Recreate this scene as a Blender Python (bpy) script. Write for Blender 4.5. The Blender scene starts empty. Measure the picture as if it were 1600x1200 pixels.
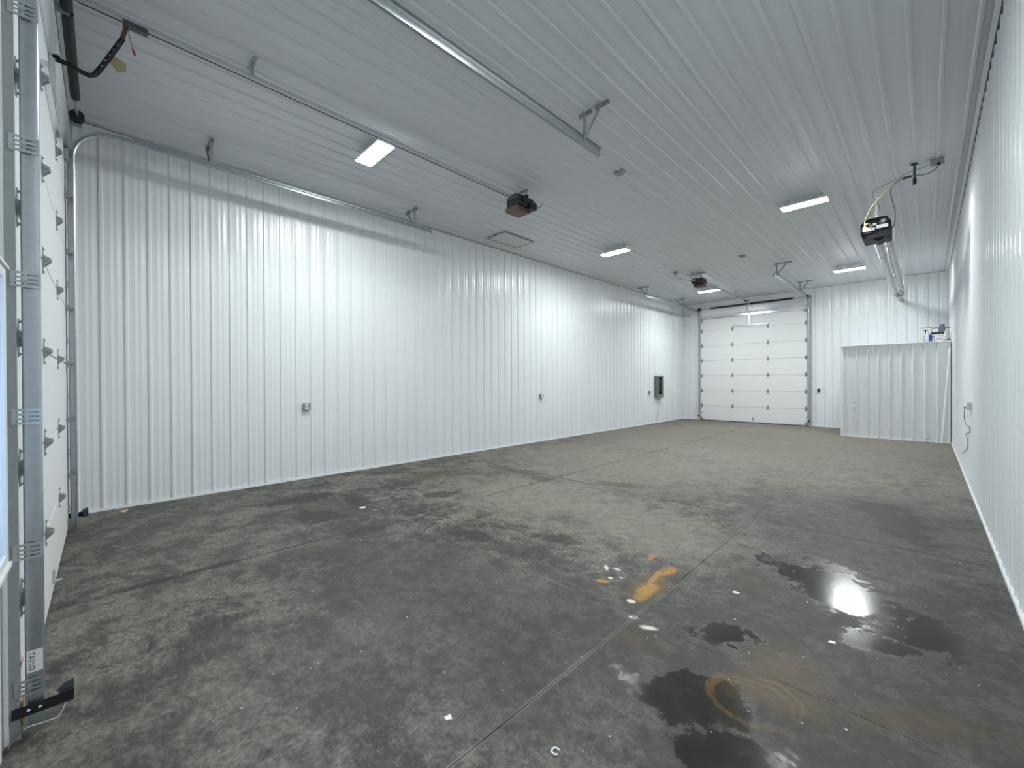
import bpy, bmesh, math, random
from mathutils import Vector, Matrix
random.seed(7)
S = bpy.context.scene
COL = S.collection

# ------------------------------------------------------------------ camera
cam_d = bpy.data.cameras.new('camera'); cam = bpy.data.objects.new('camera', cam_d); COL.objects.link(cam)
cam_d.sensor_width = 36.0; cam_d.lens = 643.46/1600*36.0; cam_d.clip_start = 0.02; cam_d.clip_end = 200
def cam_matrix(yaw, pitch, roll, loc):
    f = Vector((-math.sin(yaw)*math.cos(pitch), math.cos(yaw)*math.cos(pitch), math.sin(pitch)))
    r = Vector((math.cos(yaw), math.sin(yaw), 0)); u = r.cross(f)
    c, s = math.cos(roll), math.sin(roll)
    R, U = c*r + s*u, -s*r + c*u
    return Matrix(((R.x, U.x, -f.x, loc[0]), (R.y, U.y, -f.y, loc[1]), (R.z, U.z, -f.z, loc[2]), (0, 0, 0, 1)))
cam.matrix_world = cam_matrix(0.7884106, -0.005447, -0.004281, (6.6101, 0.27965, 1.61214))
S.camera = cam

# ------------------------------------------------------------------ world, exposure
W = bpy.data.worlds.new('world'); S.world = W; W.use_nodes = True
bg = W.node_tree.nodes['Background']; bg.inputs[0].default_value = (0.50, 0.70, 1.0, 1); bg.inputs[1].default_value = 3.2
S.view_settings.view_transform = 'Standard'; S.view_settings.look = 'None'
S.view_settings.exposure = 0.0; S.view_settings.gamma = 1.0; S.view_settings.use_curve_mapping = False
LAMP = 250.0            # radiance of the lamp diffusers
LAMP_COL = (0.935, 0.985, 1.0)

# ------------------------------------------------------------------ room size (metres)
XL, XR, Y0, Y1, H = -0.75, 7.08, -0.05, 17.97, 4.84
DW, DH, SEC = 3.658, 4.267, 0.6096
YD = 17.9156           # inner face of the far door

# ------------------------------------------------------------------ materials
def mat(name, col, rough=0.5, metal=0.0, noise=0.0, nscale=8.0, bump=0.0, bscale=60.0, spec=0.5, coat=0.0, emis=None, var=None):
    m = bpy.data.materials.new(name); m.use_nodes = True
    nt = m.node_tree; b = nt.nodes['Principled BSDF']
    b.inputs['Base Color'].default_value = (*col, 1); b.inputs['Roughness'].default_value = rough
    b.inputs['Metallic'].default_value = metal; b.inputs['Specular IOR Level'].default_value = spec
    b.inputs['Coat Weight'].default_value = coat
    geo = nt.nodes.new('ShaderNodeNewGeometry')
    if noise > 0:
        n = nt.nodes.new('ShaderNodeTexNoise'); n.inputs['Scale'].default_value = nscale; n.inputs['Detail'].default_value = 4
        nt.links.new(geo.outputs['Position'], n.inputs['Vector'])
        mx = nt.nodes.new('ShaderNodeMix'); mx.data_type = 'RGBA'
        mx.inputs[6].default_value = (*[c*(1-noise) for c in col], 1); mx.inputs[7].default_value = (*[min(1, c*(1+noise)) for c in col], 1)
        nt.links.new(n.outputs['Fac'], mx.inputs[0]); nt.links.new(mx.outputs[2], b.inputs['Base Color'])
    if bump > 0:
        n2 = nt.nodes.new('ShaderNodeTexNoise'); n2.inputs['Scale'].default_value = bscale; n2.inputs['Detail'].default_value = 3
        nt.links.new(geo.outputs['Position'], n2.inputs['Vector'])
        bp = nt.nodes.new('ShaderNodeBump'); bp.inputs['Strength'].default_value = bump; bp.inputs['Distance'].default_value = 0.01
        nt.links.new(n2.outputs['Fac'], bp.inputs['Height']); nt.links.new(bp.outputs['Normal'], b.inputs['Normal'])
    if emis:
        b.inputs['Emission Color'].default_value = (*emis[0], 1); b.inputs['Emission Strength'].default_value = emis[1]
    return m
M = {}
M['wall'] = mat('white_painted_steel', (0.77, 0.795, 0.81), 0.26, noise=0.02, nscale=1.2, bump=0.03, bscale=3.0)
M['ceil'] = mat('white_ceiling_steel', (0.65, 0.675, 0.70), 0.46, spec=0.4, noise=0.02, nscale=1.0, bump=0.02, bscale=3.0)
M['trim'] = mat('white_trim_steel', (0.85, 0.87, 0.87), 0.35, noise=0.02)
M['door'] = mat('white_door_steel', (0.78, 0.79, 0.785), 0.5, noise=0.02, nscale=3, bump=0.25, bscale=180)
M['backing'] = mat('wall_backing', (0.35, 0.35, 0.34), 0.8, noise=0.1)
M['galv'] = mat('galvanised_steel', (0.46, 0.50, 0.53), 0.30, metal=0.85, noise=0.12, nscale=25, bump=0.05, bscale=40)
M['galv_dull'] = mat('dull_galvanised_steel', (0.33, 0.36, 0.37), 0.5, metal=0.35, noise=0.15, nscale=25)
M['shiny'] = mat('polished_steel', (0.72, 0.74, 0.75), 0.2, metal=1.0, noise=0.05)
M['black'] = mat('black_paint', (0.008, 0.008, 0.011), 0.6, noise=0.3, nscale=20)
M['blackplastic'] = mat('black_plastic', (0.02, 0.02, 0.024), 0.5, noise=0.2, nscale=20)
M['darkgrey'] = mat('dark_grey_paint', (0.07, 0.08, 0.085), 0.5, noise=0.1)
M['grey'] = mat('grey_plastic', (0.30, 0.32, 0.33), 0.5, noise=0.06)
M['panelgrey'] = mat('panel_grey_paint', (0.16, 0.175, 0.175), 0.45, noise=0.06)
M['red'] = mat('dull_red_plastic', (0.11, 0.050, 0.050), 0.5, noise=0.15, nscale=12)
M['redbright'] = mat('red_plastic', (0.45, 0.03, 0.03), 0.5, noise=0.1)
M['alu'] = mat('bare_aluminium', (0.78, 0.79, 0.80), 0.28, metal=1.0, noise=0.08, nscale=12, bump=0.1, bscale=30)
M['yellow'] = mat('yellow_hose', (0.52, 0.43, 0.20), 0.45, noise=0.1)
M['paper'] = mat('white_paper', (0.80, 0.80, 0.77), 0.7, noise=0.05, nscale=40)
M['yellowpaper'] = mat('yellow_paper_tag', (0.42, 0.36, 0.20), 0.7, noise=0.08, nscale=40)
M['white'] = mat('white_plastic', (0.82, 0.83, 0.83), 0.35, noise=0.02)
M['cable'] = mat('grey_cable', (0.12, 0.125, 0.13), 0.5, noise=0.1)
M['wirelight'] = mat('light_wire', (0.60, 0.60, 0.58), 0.45, noise=0.05)
M['blue'] = mat('blue_plastic', (0.035, 0.05, 0.20), 0.4, noise=0.15)
M['paleblue'] = mat('pale_blue_plastic', (0.42, 0.50, 0.68), 0.35, noise=0.08)
M['bag'] = mat('clear_white_bag', (0.50, 0.52, 0.53), 0.3, noise=0.25, nscale=30, bump=0.4, bscale=40)
M['wood'] = mat('pale_wood', (0.50, 0.40, 0.27), 0.7, noise=0.25, nscale=30)
M['tan'] = mat('tan_rubber', (0.45, 0.38, 0.26), 0.7, noise=0.2, nscale=20)
M['seal'] = mat('rubber_seal', (0.05, 0.05, 0.05), 0.7, noise=0.2)
M['ink'] = mat('black_ink', (0.02, 0.02, 0.02), 0.7, noise=0.1)
M['brass'] = mat('brass', (0.55, 0.42, 0.18), 0.35, metal=1.0, noise=0.1)
M['lamp'] = mat('lamp_diffuser', (0.9, 0.9, 0.9), 0.5, noise=0.01, emis=(LAMP_COL, LAMP))
M['duct'] = mat('dull_duct_metal', (0.40, 0.41, 0.42), 0.33, metal=0.9, noise=0.15, nscale=10, bump=0.08, bscale=25)
M['rust'] = mat('brown_iron_pipe', (0.10, 0.075, 0.06), 0.6, noise=0.2)
M['raildull'] = mat('pale_zinc_rail', (0.55, 0.58, 0.60), 0.5, metal=0.3, noise=0.06, nscale=20)
M['zinc'] = mat('bright_zinc', (0.80, 0.81, 0.82), 0.3, metal=0.35, noise=0.05)
M['hatch'] = mat('cream_hatch_board', (0.60, 0.62, 0.61), 0.6, noise=0.03)
M['groove'] = mat('joint_dust', (0.17, 0.165, 0.15), 0.9, noise=0.3, nscale=6)
def glass_mat():
    m = bpy.data.materials.new('window_glass'); m.use_nodes = True
    b = m.node_tree.nodes['Principled BSDF']; b.inputs['Base Color'].default_value = (0.97, 0.99, 1, 1)
    b.inputs['Roughness'].default_value = 0.0; b.inputs['Transmission Weight'].default_value = 1.0; b.inputs['IOR'].default_value = 1.05
    return m
M['glass'] = glass_mat()

# ---- concrete: world-space procedural slab with stains of their own shape
def concrete():
    m = bpy.data.materials.new('stained_concrete'); m.use_nodes = True
    nt = m.node_tree; N = nt.nodes; Lk = nt.links; b = N['Principled BSDF']
    geo = N.new('ShaderNodeNewGeometry'); pos = geo.outputs['Position']
    def noise(scale, detail=5, rough=0.55, vec=None, dist=0.0):
        n = N.new('ShaderNodeTexNoise'); n.inputs['Scale'].default_value = scale; n.inputs['Detail'].default_value = detail
        n.inputs['Roughness'].default_value = rough; n.inputs['Distortion'].default_value = dist
        Lk.new(vec or pos, n.inputs['Vector']); return n.outputs['Fac']
    def math_(op, a, c=None, d=None, clamp=False):
        n = N.new('ShaderNodeMath'); n.operation = op; n.use_clamp = clamp
        for i, v in enumerate((a, c, d)):
            if v is None: continue
            if isinstance(v, (int, float)): n.inputs[i].default_value = v
            else: Lk.new(v, n.inputs[i])
        return n.outputs[0]
    def ramp(fac, lo, hi, a=0.0, c=1.0):
        n = N.new('ShaderNodeMapRange'); n.interpolation_type = 'SMOOTHSTEP'
        n.inputs[1].default_value = lo; n.inputs[2].default_value = hi; n.inputs[3].default_value = a; n.inputs[4].default_value = c
        Lk.new(fac, n.inputs[0]); return n.outputs[0]
    def mix(fac, A, B, mode='MIX'):
        n = N.new('ShaderNodeMix'); n.data_type = 'RGBA'; n.blend_type = mode
        if isinstance(fac, (int, float)): n.inputs[0].default_value = fac
        else: Lk.new(fac, n.inputs[0])
        for i, v in ((6, A), (7, B)):
            if isinstance(v, tuple): n.inputs[i].default_value = (*v, 1)
            else: Lk.new(v, n.inputs[i])
        return n.outputs[2]
    sep = N.new('ShaderNodeSeparateXYZ'); Lk.new(pos, sep.inputs[0]); px, py = sep.outputs[0], sep.outputs[1]
    n_edge = math_('SUBTRACT', noise(3.2, 5, 0.62), 0.5); n_fine = math_('SUBTRACT', noise(14, 4, 0.6), 0.5)
    wob = math_('ADD', math_('MULTIPLY', n_edge, 2.9), math_('MULTIPLY', n_fine, 1.1))
    def blob(cx, cy, rx, ry, rot=0.0, soft=0.26, amp=1.0, dist=None):
        c, s = math.cos(rot), math.sin(rot)
        dx = math_('SUBTRACT', px, cx); dy = math_('SUBTRACT', py, cy)
        u = math_('MULTIPLY_ADD', dx, c/rx, math_('MULTIPLY', dy, s/rx)); v = math_('MULTIPLY_ADD', dx, -s/ry, math_('MULTIPLY', dy, c/ry))
        r = math_('SQRT', math_('MULTIPLY_ADD', u, u, math_('MULTIPLY', v, v)))
        r = math_('MULTIPLY_ADD', wob if dist is None else dist, amp, r)
        return ramp(r, 1-soft, 1+soft, 1.0, 0.0)
    def mx(lst):
        o = lst[0]
        for q in lst[1:]: o = math_('MAXIMUM', o, q)
        return o
    # base mottling
    big = noise(0.55, 3, 0.5); mid = noise(2.1, 7, 0.66, dist=0.3); fine = noise(9, 7, 0.7); grit = noise(70, 3, 0.6)
    base = math_('ADD', math_('MULTIPLY', mid, 0.46), math_('ADD', math_('MULTIPLY', fine, 0.38), math_('MULTIPLY', big, 0.16)))
    pep = noise(34, 5, 0.7)
    col = mix(ramp(base, 0.43, 0.57), (0.032, 0.0315, 0.030), (0.185, 0.179, 0.161))
    cl = noise(5.5, 6, 0.72, dist=0.6)
    col = mix(math_('MULTIPLY', ramp(cl, 0.55, 0.70), 0.40), col, (0.24, 0.235, 0.215))
    col = mix(math_('MULTIPLY', ramp(cl, 0.45, 0.32), 0.45), col, (0.028, 0.028, 0.027))
    col = mix(0.75, col, mix(ramp(pep, 0.36, 0.66), (0.40, 0.40, 0.40), (1.5, 1.5, 1.48)), 'MULTIPLY')
    scr = N.new('ShaderNodeMapping'); scr.inputs['Rotation'].default_value = (0, 0, -0.7); scr.inputs['Scale'].default_value = (0.8, 26, 1); Lk.new(pos, scr.inputs[0])
    col = mix(math_('MULTIPLY', ramp(noise(3.0, 3, 0.5, vec=scr.outputs[0]), 0.62, 0.72), 0.22), col, (0.24, 0.235, 0.22))
    col = mix(math_('MULTIPLY', ramp(grit, 0.45, 0.75), 0.25), col, (0.22, 0.22, 0.21))
    # long drag marks
    mp = N.new('ShaderNodeMapping'); mp.inputs['Rotation'].default_value = (0, 0, 0.9); mp.inputs['Scale'].default_value = (1.1, 9, 1); Lk.new(pos, mp.inputs[0])
    st = noise(2.2, 5, 0.6, vec=mp.outputs[0])
    col = mix(math_('MULTIPLY', ramp(st, 0.56, 0.72), 0.35), col, (0.20, 0.20, 0.19))
    # light and dusty: broad areas that have been swept or worn pale
    pale = mx([blob(2.7, 4.7, 1.5, 0.95, 0.2, 0.55, 0.5), blob(4.4, 4.6, 0.95, 0.65, -0.4, 0.5, 0.6), blob(2.2, 7.6, 2.6, 2.1, 0, 0.6, 0.6), blob(3.4, 13.0, 4.6, 5.2, 0, 0.5, 0.4)])
    col = mix(math_('MULTIPLY', pale, 0.62), col, mix(fine, (0.15, 0.14, 0.115), (0.36, 0.34, 0.295)))
    grey2 = mx([blob(0.9, 1.1, 1.6, 1.3, 0.3, 0.6, 0.5), blob(4.0, 0.9, 0.6, 0.8, 0.3, 0.6, 0.6)])
    col = mix(math_('MULTIPLY', grey2, 0.28), col, mix(mid, (0.08, 0.08, 0.073), (0.19, 0.188, 0.172)))
    dull = mx([blob(3.6, 2.1, 1.6, 0.75, 0.1, 0.6, 0.5), blob(5.0, 2.3, 1.5, 0.9, 0.5, 0.6, 0.5), blob(6.4, 3.2, 1.1, 1.8, 0, 0.6, 0.4), blob(6.2, 6.0, 0.9, 2.0, 0, 0.6, 0.5)])
    col = mix(math_('MULTIPLY', dull, 0.72), col, mix(fine, (0.022, 0.022, 0.022), (0.088, 0.088, 0.085)))
    # damp / oil patches
    wet = mx([blob(5.80, 2.38, 0.33, 0.22, 0.2), blob(6.02, 2.22, 0.22, 0.16, 0.5), blob(5.70, 3.08, 0.20, 0.12, 0.6),
              blob(6.10, 4.35, 0.50, 0.34, -0.5), blob(6.24, 4.15, 0.17, 0.24, 0.0, 0.2, 0.35), blob(6.58, 3.93, 0.26, 0.22, 0.2), blob(6.38, 3.62, 0.16, 0.14)])
    damp = mx([blob(6.42, 6.55, 0.22, 0.75, 0.15), blob(6.15, 7.2, 0.22, 0.5, 0.2), blob(0.52, 2.30, 0.22, 0.44, -0.1), blob(1.50, 2.14, 0.34, 0.22, 0.4), blob(1.15, 2.75, 0.3, 0.14),
              blob(3.27, 3.02, 0.27, 0.12, 0.2), blob(1.70, 3.74, 0.16, 0.28), blob(2.30, 2.25, 0.09, 0.34, -0.1), blob(2.20, 0.75, 0.05, 0.5), blob(4.0, 3.6, 0.18, 0.1)])
    brownw = mx([blob(5.62, 3.98, 0.26, 0.17, -0.5, 0.45), blob(5.40, 2.62, 0.16, 0.10, 0.3, 0.4), blob(0.6, 4.35, 0.20, 0.55, 0, 0.5), blob(1.35, 5.55, 0.55, 0.10, 0, 0.4), blob(2.1, 5.45, 0.22, 0.14, 0, 0.3), blob(3.3, 6.0, 0.4, 0.15, 0.3, 0.5),
                 blob(6.6, 3.0, 0.30, 0.10, 0.6, 0.5)])
    col = mix(math_('MULTIPLY', brownw, 0.75), col, mix(fine, (0.030, 0.024, 0.014), (0.12, 0.092, 0.052)))
    halo_d = mx([blob(6.28, 4.0, 0.72, 0.62, 0.2, 0.4, 1.5), blob(5.92, 2.5, 0.55, 0.40, 0.3, 0.4, 1.5), blob(5.7, 3.15, 0.40, 0.22, 0.4, 0.4, 1.5), blob(3.6, 3.1, 0.7, 0.25, 0.2, 0.45, 1.5), blob(1.2, 2.3, 0.9, 0.5, 0.1, 0.45, 1.5)])
    col = mix(math_('MULTIPLY', halo_d, 0.62), col, mix(pep, (0.020, 0.020, 0.018), (0.060, 0.058, 0.052)))
    col = mix(math_('MULTIPLY', damp, 0.80), col, mix(fine, (0.013, 0.013, 0.011), (0.045, 0.044, 0.038)))
    col = mix(math_('MULTIPLY', wet, 0.86), col, mix(fine, (0.013, 0.013, 0.011), (0.042, 0.041, 0.036)))
    # light rings and swirls left in the grease
    def ring(cx, cy, r0, w, sx=1.0):
        dx = math_('MULTIPLY', math_('SUBTRACT', px, cx), sx); dy = math_('SUBTRACT', py, cy)
        r = math_('SQRT', math_('MULTIPLY_ADD', dx, dx, math_('MULTIPLY', dy, dy)))
        r = math_('ABSOLUTE', math_('SUBTRACT', math_('MULTIPLY_ADD', n_edge, 0.16, math_('MULTIPLY_ADD', n_fine, 0.05, r)), r0))
        return ramp(r, 0.0, w, 1.0, 0.0)
    rings = math_('MULTIPLY', mx([ring(5.99, 2.58, 0.17, 0.022), ring(6.00, 2.60, 0.20, 0.018), ring(5.97, 2.55, 0.145, 0.016)]), ramp(noise(6, 4), 0.36, 0.60))
    col = mix(math_('MULTIPLY', rings, 0.7), col, mix(pep, (0.10, 0.065, 0.025), (0.26, 0.175, 0.075)))
    col = mix(math_('MULTIPLY', blob(6.05, 2.85, 0.22, 0.28, 0, 0.6), 0.34), col, (0.19, 0.135, 0.075))
    # paint: orange trail and white splashes
    orange = mx([blob(5.09, 3.24, 0.060, 0.13, 0.1, 0.5, 0.7), blob(5.04, 3.48, 0.024, 0.17, 0.12, 0.4, 0.6), blob(5.07, 3.68, 0.036, 0.10, 0.0, 0.4, 0.7), blob(4.84, 3.83, 0.028, 0.06, 0.3, 0.4, 0.6), blob(4.77, 3.13, 0.05, 0.03, 0.4, 0.5, 0.4)])
    halo = blob(5.07, 3.30, 0.12, 0.22, 0.1, 0.5, 0.5)
    col = mix(math_('MULTIPLY', halo, 0.6), col, (0.17, 0.115, 0.035))
    col = mix(math_('MULTIPLY', orange, 0.85), col, mix(ramp(pep, 0.3, 0.7), (0.30, 0.15, 0.02), (0.55, 0.31, 0.06)))
    whitep = mx([blob(5.085, 3.015, 0.032, 0.024, 0, 0.2, 0.35), blob(4.785, 3.225, 0.022, 0.018, 0, 0.2, 0.35), blob(4.845, 3.29, 0.014, 0.012, 0, 0.2, 0.1), blob(5.33, 2.80, 0.05, 0.022, 0.5, 0.5, 0.3),
                 blob(5.20, 2.84, 0.03, 0.02, 0.5, 0.5, 0.3), blob(4.66, 3.36, 0.016, 0.05, 0.7, 0.5, 0.3), blob(4.74, 3.40, 0.03, 0.02, 0, 0.6, 0.3)])
    col = mix(math_('MULTIPLY', whitep, 0.85), col, (0.78, 0.78, 0.74))
    # dusty or dirty saw-cut edges
    def near_line(coord, c, w): return ramp(math_('ABSOLUTE', math_('SUBTRACT', math_('MULTIPLY_ADD', n_fine, 0.010, coord), c)), w*0.3, w, 1.0, 0.0)
    patch = ramp(noise(1.6, 3), 0.38, 0.60)
    dustl = mx([near_line(px, 5.205, 0.016), math_('MULTIPLY', near_line(py, 2.845, 0.012), ramp(px, 2.6, 3.4))])
    col = mix(math_('MULTIPLY', math_('MULTIPLY', dustl, patch), 0.6), col, (0.26, 0.255, 0.225))
    darkl = mx([near_line(px, 2.22, 0.030), near_line(py, 5.70, 0.028)])
    col = mix(math_('MULTIPLY', math_('MULTIPLY', darkl, ramp(noise(0.9, 4), 0.36, 0.60)), 0.80), col, (0.040, 0.036, 0.030))
    col = mix(1.0, col, (0.91, 0.865, 0.80), 'MULTIPLY')
    Lk.new(col, b.inputs['Base Color'])
    rough = math_('MULTIPLY_ADD', mid, 0.25, 0.44)
    rough = math_('ADD', math_('MULTIPLY', rough, math_('SUBTRACT', 1.0, wet)), math_('MULTIPLY', wet, math_('MULTIPLY_ADD', fine, 0.10, 0.10)))
    Lk.new(rough, b.inputs['Roughness']); b.inputs['Specular IOR Level'].default_value = 0.4
    bp = N.new('ShaderNodeBump'); bp.inputs['Strength'].default_value = 0.25; bp.inputs['Distance'].default_value = 0.004
    hgt = math_('MULTIPLY', math_('ADD', math_('MULTIPLY', fine, 0.8), math_('MULTIPLY', grit, 0.25)), math_('MULTIPLY_ADD', wet, -0.7, 1.0))
    Lk.new(hgt, bp.inputs['Height']); Lk.new(bp.outputs['Normal'], b.inputs['Normal'])
    return m
M['concrete'] = concrete()

# ------------------------------------------------------------------ mesh helpers
WL = {}                                     # world location of every object's origin
def tag(o, label=None, cat=None, group=None, kind=None):
    if label: o['label'] = label
    if cat: o['category'] = cat
    if group: o['group'] = group
    if kind: o['kind'] = kind
    return o
def empty(name, loc, label=None, cat=None, group=None, kind=None):
    o = bpy.data.objects.new(name, None); COL.objects.link(o); o.location = loc; o.empty_display_size = 0.05
    WL[o.name] = Vector(loc); return tag(o, label, cat, group, kind)
def place(o, parent, loc):
    COL.objects.link(o); loc = Vector(loc)
    if parent is not None:
        o.parent = parent; o.location = loc - WL[parent.name]
    else: o.location = loc
    WL[o.name] = loc; return o
def inst(name, me, parent, loc, rz=0.0, label=None):
    o = bpy.data.objects.new(name, me); place(o, parent, loc)
    if rz: o.rotation_euler = (0, 0, rz)
    if label: o['label'] = label
    return o
class MB:
    def __init__(s): s.v = []; s.f = []
    def add(s, vs, fs):
        k = len(s.v); s.v += [tuple(p) for p in vs]; s.f += [tuple(i+k for i in q) for q in fs]; return s
    def box(s, x0, x1, y0, y1, z0, z1):
        return s.add([(x0,y0,z0),(x1,y0,z0),(x1,y1,z0),(x0,y1,z0),(x0,y0,z1),(x1,y0,z1),(x1,y1,z1),(x0,y1,z1)],
                     [(0,3,2,1),(4,5,6,7),(0,1,5,4),(1,2,6,5),(2,3,7,6),(3,0,4,7)])
    def bar(s, p, q, w, h, up=(0,0,1)):
        p, q = Vector(p), Vector(q); d = (q-p).normalized(); a = d.cross(Vector(up))
        if a.length < 1e-4: a = d.cross(Vector((1,0,0)))
        a.normalize(); c = a.cross(d).normalized(); a = a*w/2; c = c*h/2
        vs = [e+i*a+j*c for e in (p, q) for i, j in ((-1,-1),(1,-1),(1,1),(-1,1))]
        return s.add(vs, [(0,1,2,3),(7,6,5,4),(0,4,5,1),(1,5,6,2),(2,6,7,3),(3,7,4,0)])
    def tube(s, pts, r, n=8, cap=True):
        pts = [Vector(p) for p in pts]; rs = r if isinstance(r, (list, tuple)) else [r]*len(pts); k = len(s.v); prev = None
        for i, p in enumerate(pts):
            d = (pts[min(i+1, len(pts)-1)] - pts[max(i-1, 0)]).normalized()
            if prev is None: a = d.cross(Vector((0,0,1)) if abs(d.z) < 0.9 else Vector((1,0,0)))
            else: a = prev - d*prev.dot(d)
            a.normalize(); prev = a; c = d.cross(a)
            for j in range(n):
                t = 2*math.pi*j/n; s.v.append(tuple(p + (a*math.cos(t) + c*math.sin(t))*rs[i]))
        for i in range(len(pts)-1):
            for j in range(n): s.f.append((k+i*n+j, k+i*n+(j+1)%n, k+(i+1)*n+(j+1)%n, k+(i+1)*n+j))
        if cap: s.f.append(tuple(k+j for j in reversed(range(n)))); s.f.append(tuple(k+(len(pts)-1)*n+j for j in range(n)))
        return s
    def cyl(s, p, q, r, n=14): return s.tube([p, q], r, n)
    def extr(s, poly, vec):
        n = len(poly); vec = Vector(vec); vs = [Vector(p) for p in poly] + [Vector(p)+vec for p in poly]
        return s.add(vs, [tuple(reversed(range(n))), tuple(range(n, 2*n))] + [(i, (i+1)%n, n+(i+1)%n, n+i) for i in range(n)])
    def sweep(s, prof, path):               # prof: list of (a,b) closed; path: list of (origin, A, B)
        k = len(s.v); n = len(prof)
        for o, A, B in path:
            for a, c in prof: s.v.append(tuple(Vector(o)+Vector(A)*a+Vector(B)*c))
        for i in range(len(path)-1):
            for j in range(n): s.f.append((k+i*n+j, k+i*n+(j+1)%n, k+(i+1)*n+(j+1)%n, k+(i+1)*n+j))
        s.f.append(tuple(k+j for j in reversed(range(n)))); s.f.append(tuple(k+(len(path)-1)*n+j for j in range(n)))
        return s
    def mesh(s, name, m, origin=(0,0,0), bevel=0.0, smooth=True):
        me = bpy.data.meshes.new(name); o = Vector(origin)
        me.from_pydata([tuple(Vector(p)-o) for p in s.v], [], s.f)
        bm = bmesh.new(); bm.from_mesh(me)
        if bevel: bmesh.ops.bevel(bm, geom=bm.edges[:], offset=bevel, segments=1, affect='EDGES', clamp_overlap=True)
        bmesh.ops.recalc_face_normals(bm, faces=bm.faces[:]); bm.to_mesh(me); bm.free()
        if smooth:
            me.polygons.foreach_set('use_smooth', [True]*len(me.polygons)); me.set_sharp_from_angle(angle=math.radians(35))
        me.materials.append(M[m]); return me
    def build(s, name, m, parent=None, bevel=0.0, label=None, cat=None, group=None, kind=None, origin=None):
        if origin is None:
            xs, ys, zs = zip(*s.v); origin = ((min(xs)+max(xs))/2, (min(ys)+max(ys))/2, min(zs))
        o = bpy.data.objects.new(name, s.mesh(name, m, origin, bevel)); place(o, parent, origin)
        return tag(o, label, cat, group, kind)
def spline(pts, n=8):
    pts = [Vector(p) for p in pts]; P = [pts[0]] + pts + [pts[-1]]; out = []
    for i in range(1, len(P)-2):
        for k in range(n):
            t = k/n; a, b_, c, d = P[i-1], P[i], P[i+1], P[i+2]
            out.append(0.5*((2*b_) + (c-a)*t + (2*a-5*b_+4*c-d)*t*t + (3*b_-a-3*c+d)*t**3))
    out.append(pts[-1]); return out

# ------------------------------------------------------------------ floor slabs
floor = MB().box(XL-0.15, XR+0.15, Y0-0.15, Y1+0.15, -0.20, -0.012).build('floor', 'groove', kind='structure',
        label='stained grey concrete floor divided by saw-cut joints', cat='floor')
xs = [XL-0.14, 2.22, 5.205, XR+0.14]; ys = [Y0-0.14, 2.845, 5.70, 8.56, 11.42, 14.28, Y1+0.14]; g = 0.0016
for i in range(3):
    for j in range(6):
        a = MB().box(xs[i]+g, xs[i+1]-g, ys[j]+g, ys[j+1]-g, -0.012, 0.0)
        a.build('floor_slab', 'concrete', floor, bevel=0.0015)

# ------------------------------------------------------------------ ribbed sheets
PITCH = 0.2286
def rib_profile(length, first, rh=0.019, mh=0.0024):
    """(u, w) outline of a ribbed sheet of this length; first = u of the first major rib's centre"""
    pts = [(0.0, 0.0)]; c = first - PITCH
    while c < length + PITCH:
        for du, w in ((-0.024, 0), (-0.011, rh), (0.011, rh), (0.024, 0), (0.070, 0), (0.076, mh), (0.092, mh), (0.098, 0), (0.130, 0), (0.136, mh), (0.152, mh), (0.158, 0)):
            u = c+du
            if 0.0 < u < length: pts.append((u, w))
        c += PITCH
    pts.append((length, 0.0)); return pts
def sheet(prof, v0, v1, mp):
    """closed thin sheet: front outline plus a flat back, mapped by mp(u, v, w)"""
    n = len(prof); back = -0.0012
    vs = [mp(u, v0, w) for u, w in prof] + [mp(u, v1, w) for u, w in prof] + [mp(prof[0][0], v0, back), mp(prof[-1][0], v0, back), mp(prof[-1][0], v1, back), mp(prof[0][0], v1, back)]
    fs = [(i, i+1, n+i+1, n+i) for i in range(n-1)]; k = 2*n
    fs += [(k, k+1, k+2, k+3), (0, n, k+3, k), (n-1, k+1, k+2, 2*n-1), tuple(list(range(n)) + [k+1, k]), tuple([n+i for i in reversed(range(n))] + [k+3, k+2])]
    m = MB(); m.add(vs, fs); return m
SHW = 4*PITCH
GAP = 0.0008
def wall_struct(name, boxes, label):
    m = MB()
    for q in boxes: m.box(*q)
    return m.build(name, 'backing', kind='structure', label=label, cat='wall')
T = 0.15
def make_panels(parent, axis_u, base, start, end, v0, v1, m, phase, name='wall_panel', rh=0.019, mh=0.0024):
    """lay 36-inch sheets from start to end; ribs sit at phase + k*PITCH; base = origin, u, v and outward directions"""
    origin, udir, vdir, wdir = base
    udir, vdir, wdir = Vector(udir), Vector(vdir), Vector(wdir); origin = Vector(origin)
    edge = phase - 0.026; k0 = math.floor((start-edge)/SHW); a = edge + k0*SHW; share = {}
    while a < end - 0.005:
        s0, s1 = max(a, start)+GAP, min(a+SHW, end)-GAP
        if s1 - s0 > 0.01:
            key = (round(s1-s0, 4), round(s0-a, 4))
            if key not in share:
                pr = rib_profile(s1-s0, (0.026-(s0-a)) % PITCH, rh, mh)
                share[key] = sheet(pr, v0, v1, lambda u, v, w: udir*u + vdir*v + wdir*w).mesh(name, m)
            inst(name, share[key], parent, origin + udir*s0)
        a += SHW
def screws(parent, pts, nrm, m='trim'):
    """tiny screw heads too small to pick apart: one mesh"""
    mb = MB(); nrm = Vector(nrm); a = nrm.orthogonal().normalized(); c = nrm.cross(a); r = 0.0065
    for p in pts:
        p = Vector(p); ring = [p + (a*math.cos(t)+c*math.sin(t))*r for t in [math.pi/3*k for k in range(6)]]
        top = [q + nrm*0.004 for q in ring]
        mb.add(ring+top, [tuple(range(6, 12))] + [(i, (i+1) % 6, 6+(i+1) % 6, 6+i) for i in range(6)])
    return mb.build('screw_heads', m, parent, kind='stuff')

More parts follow.
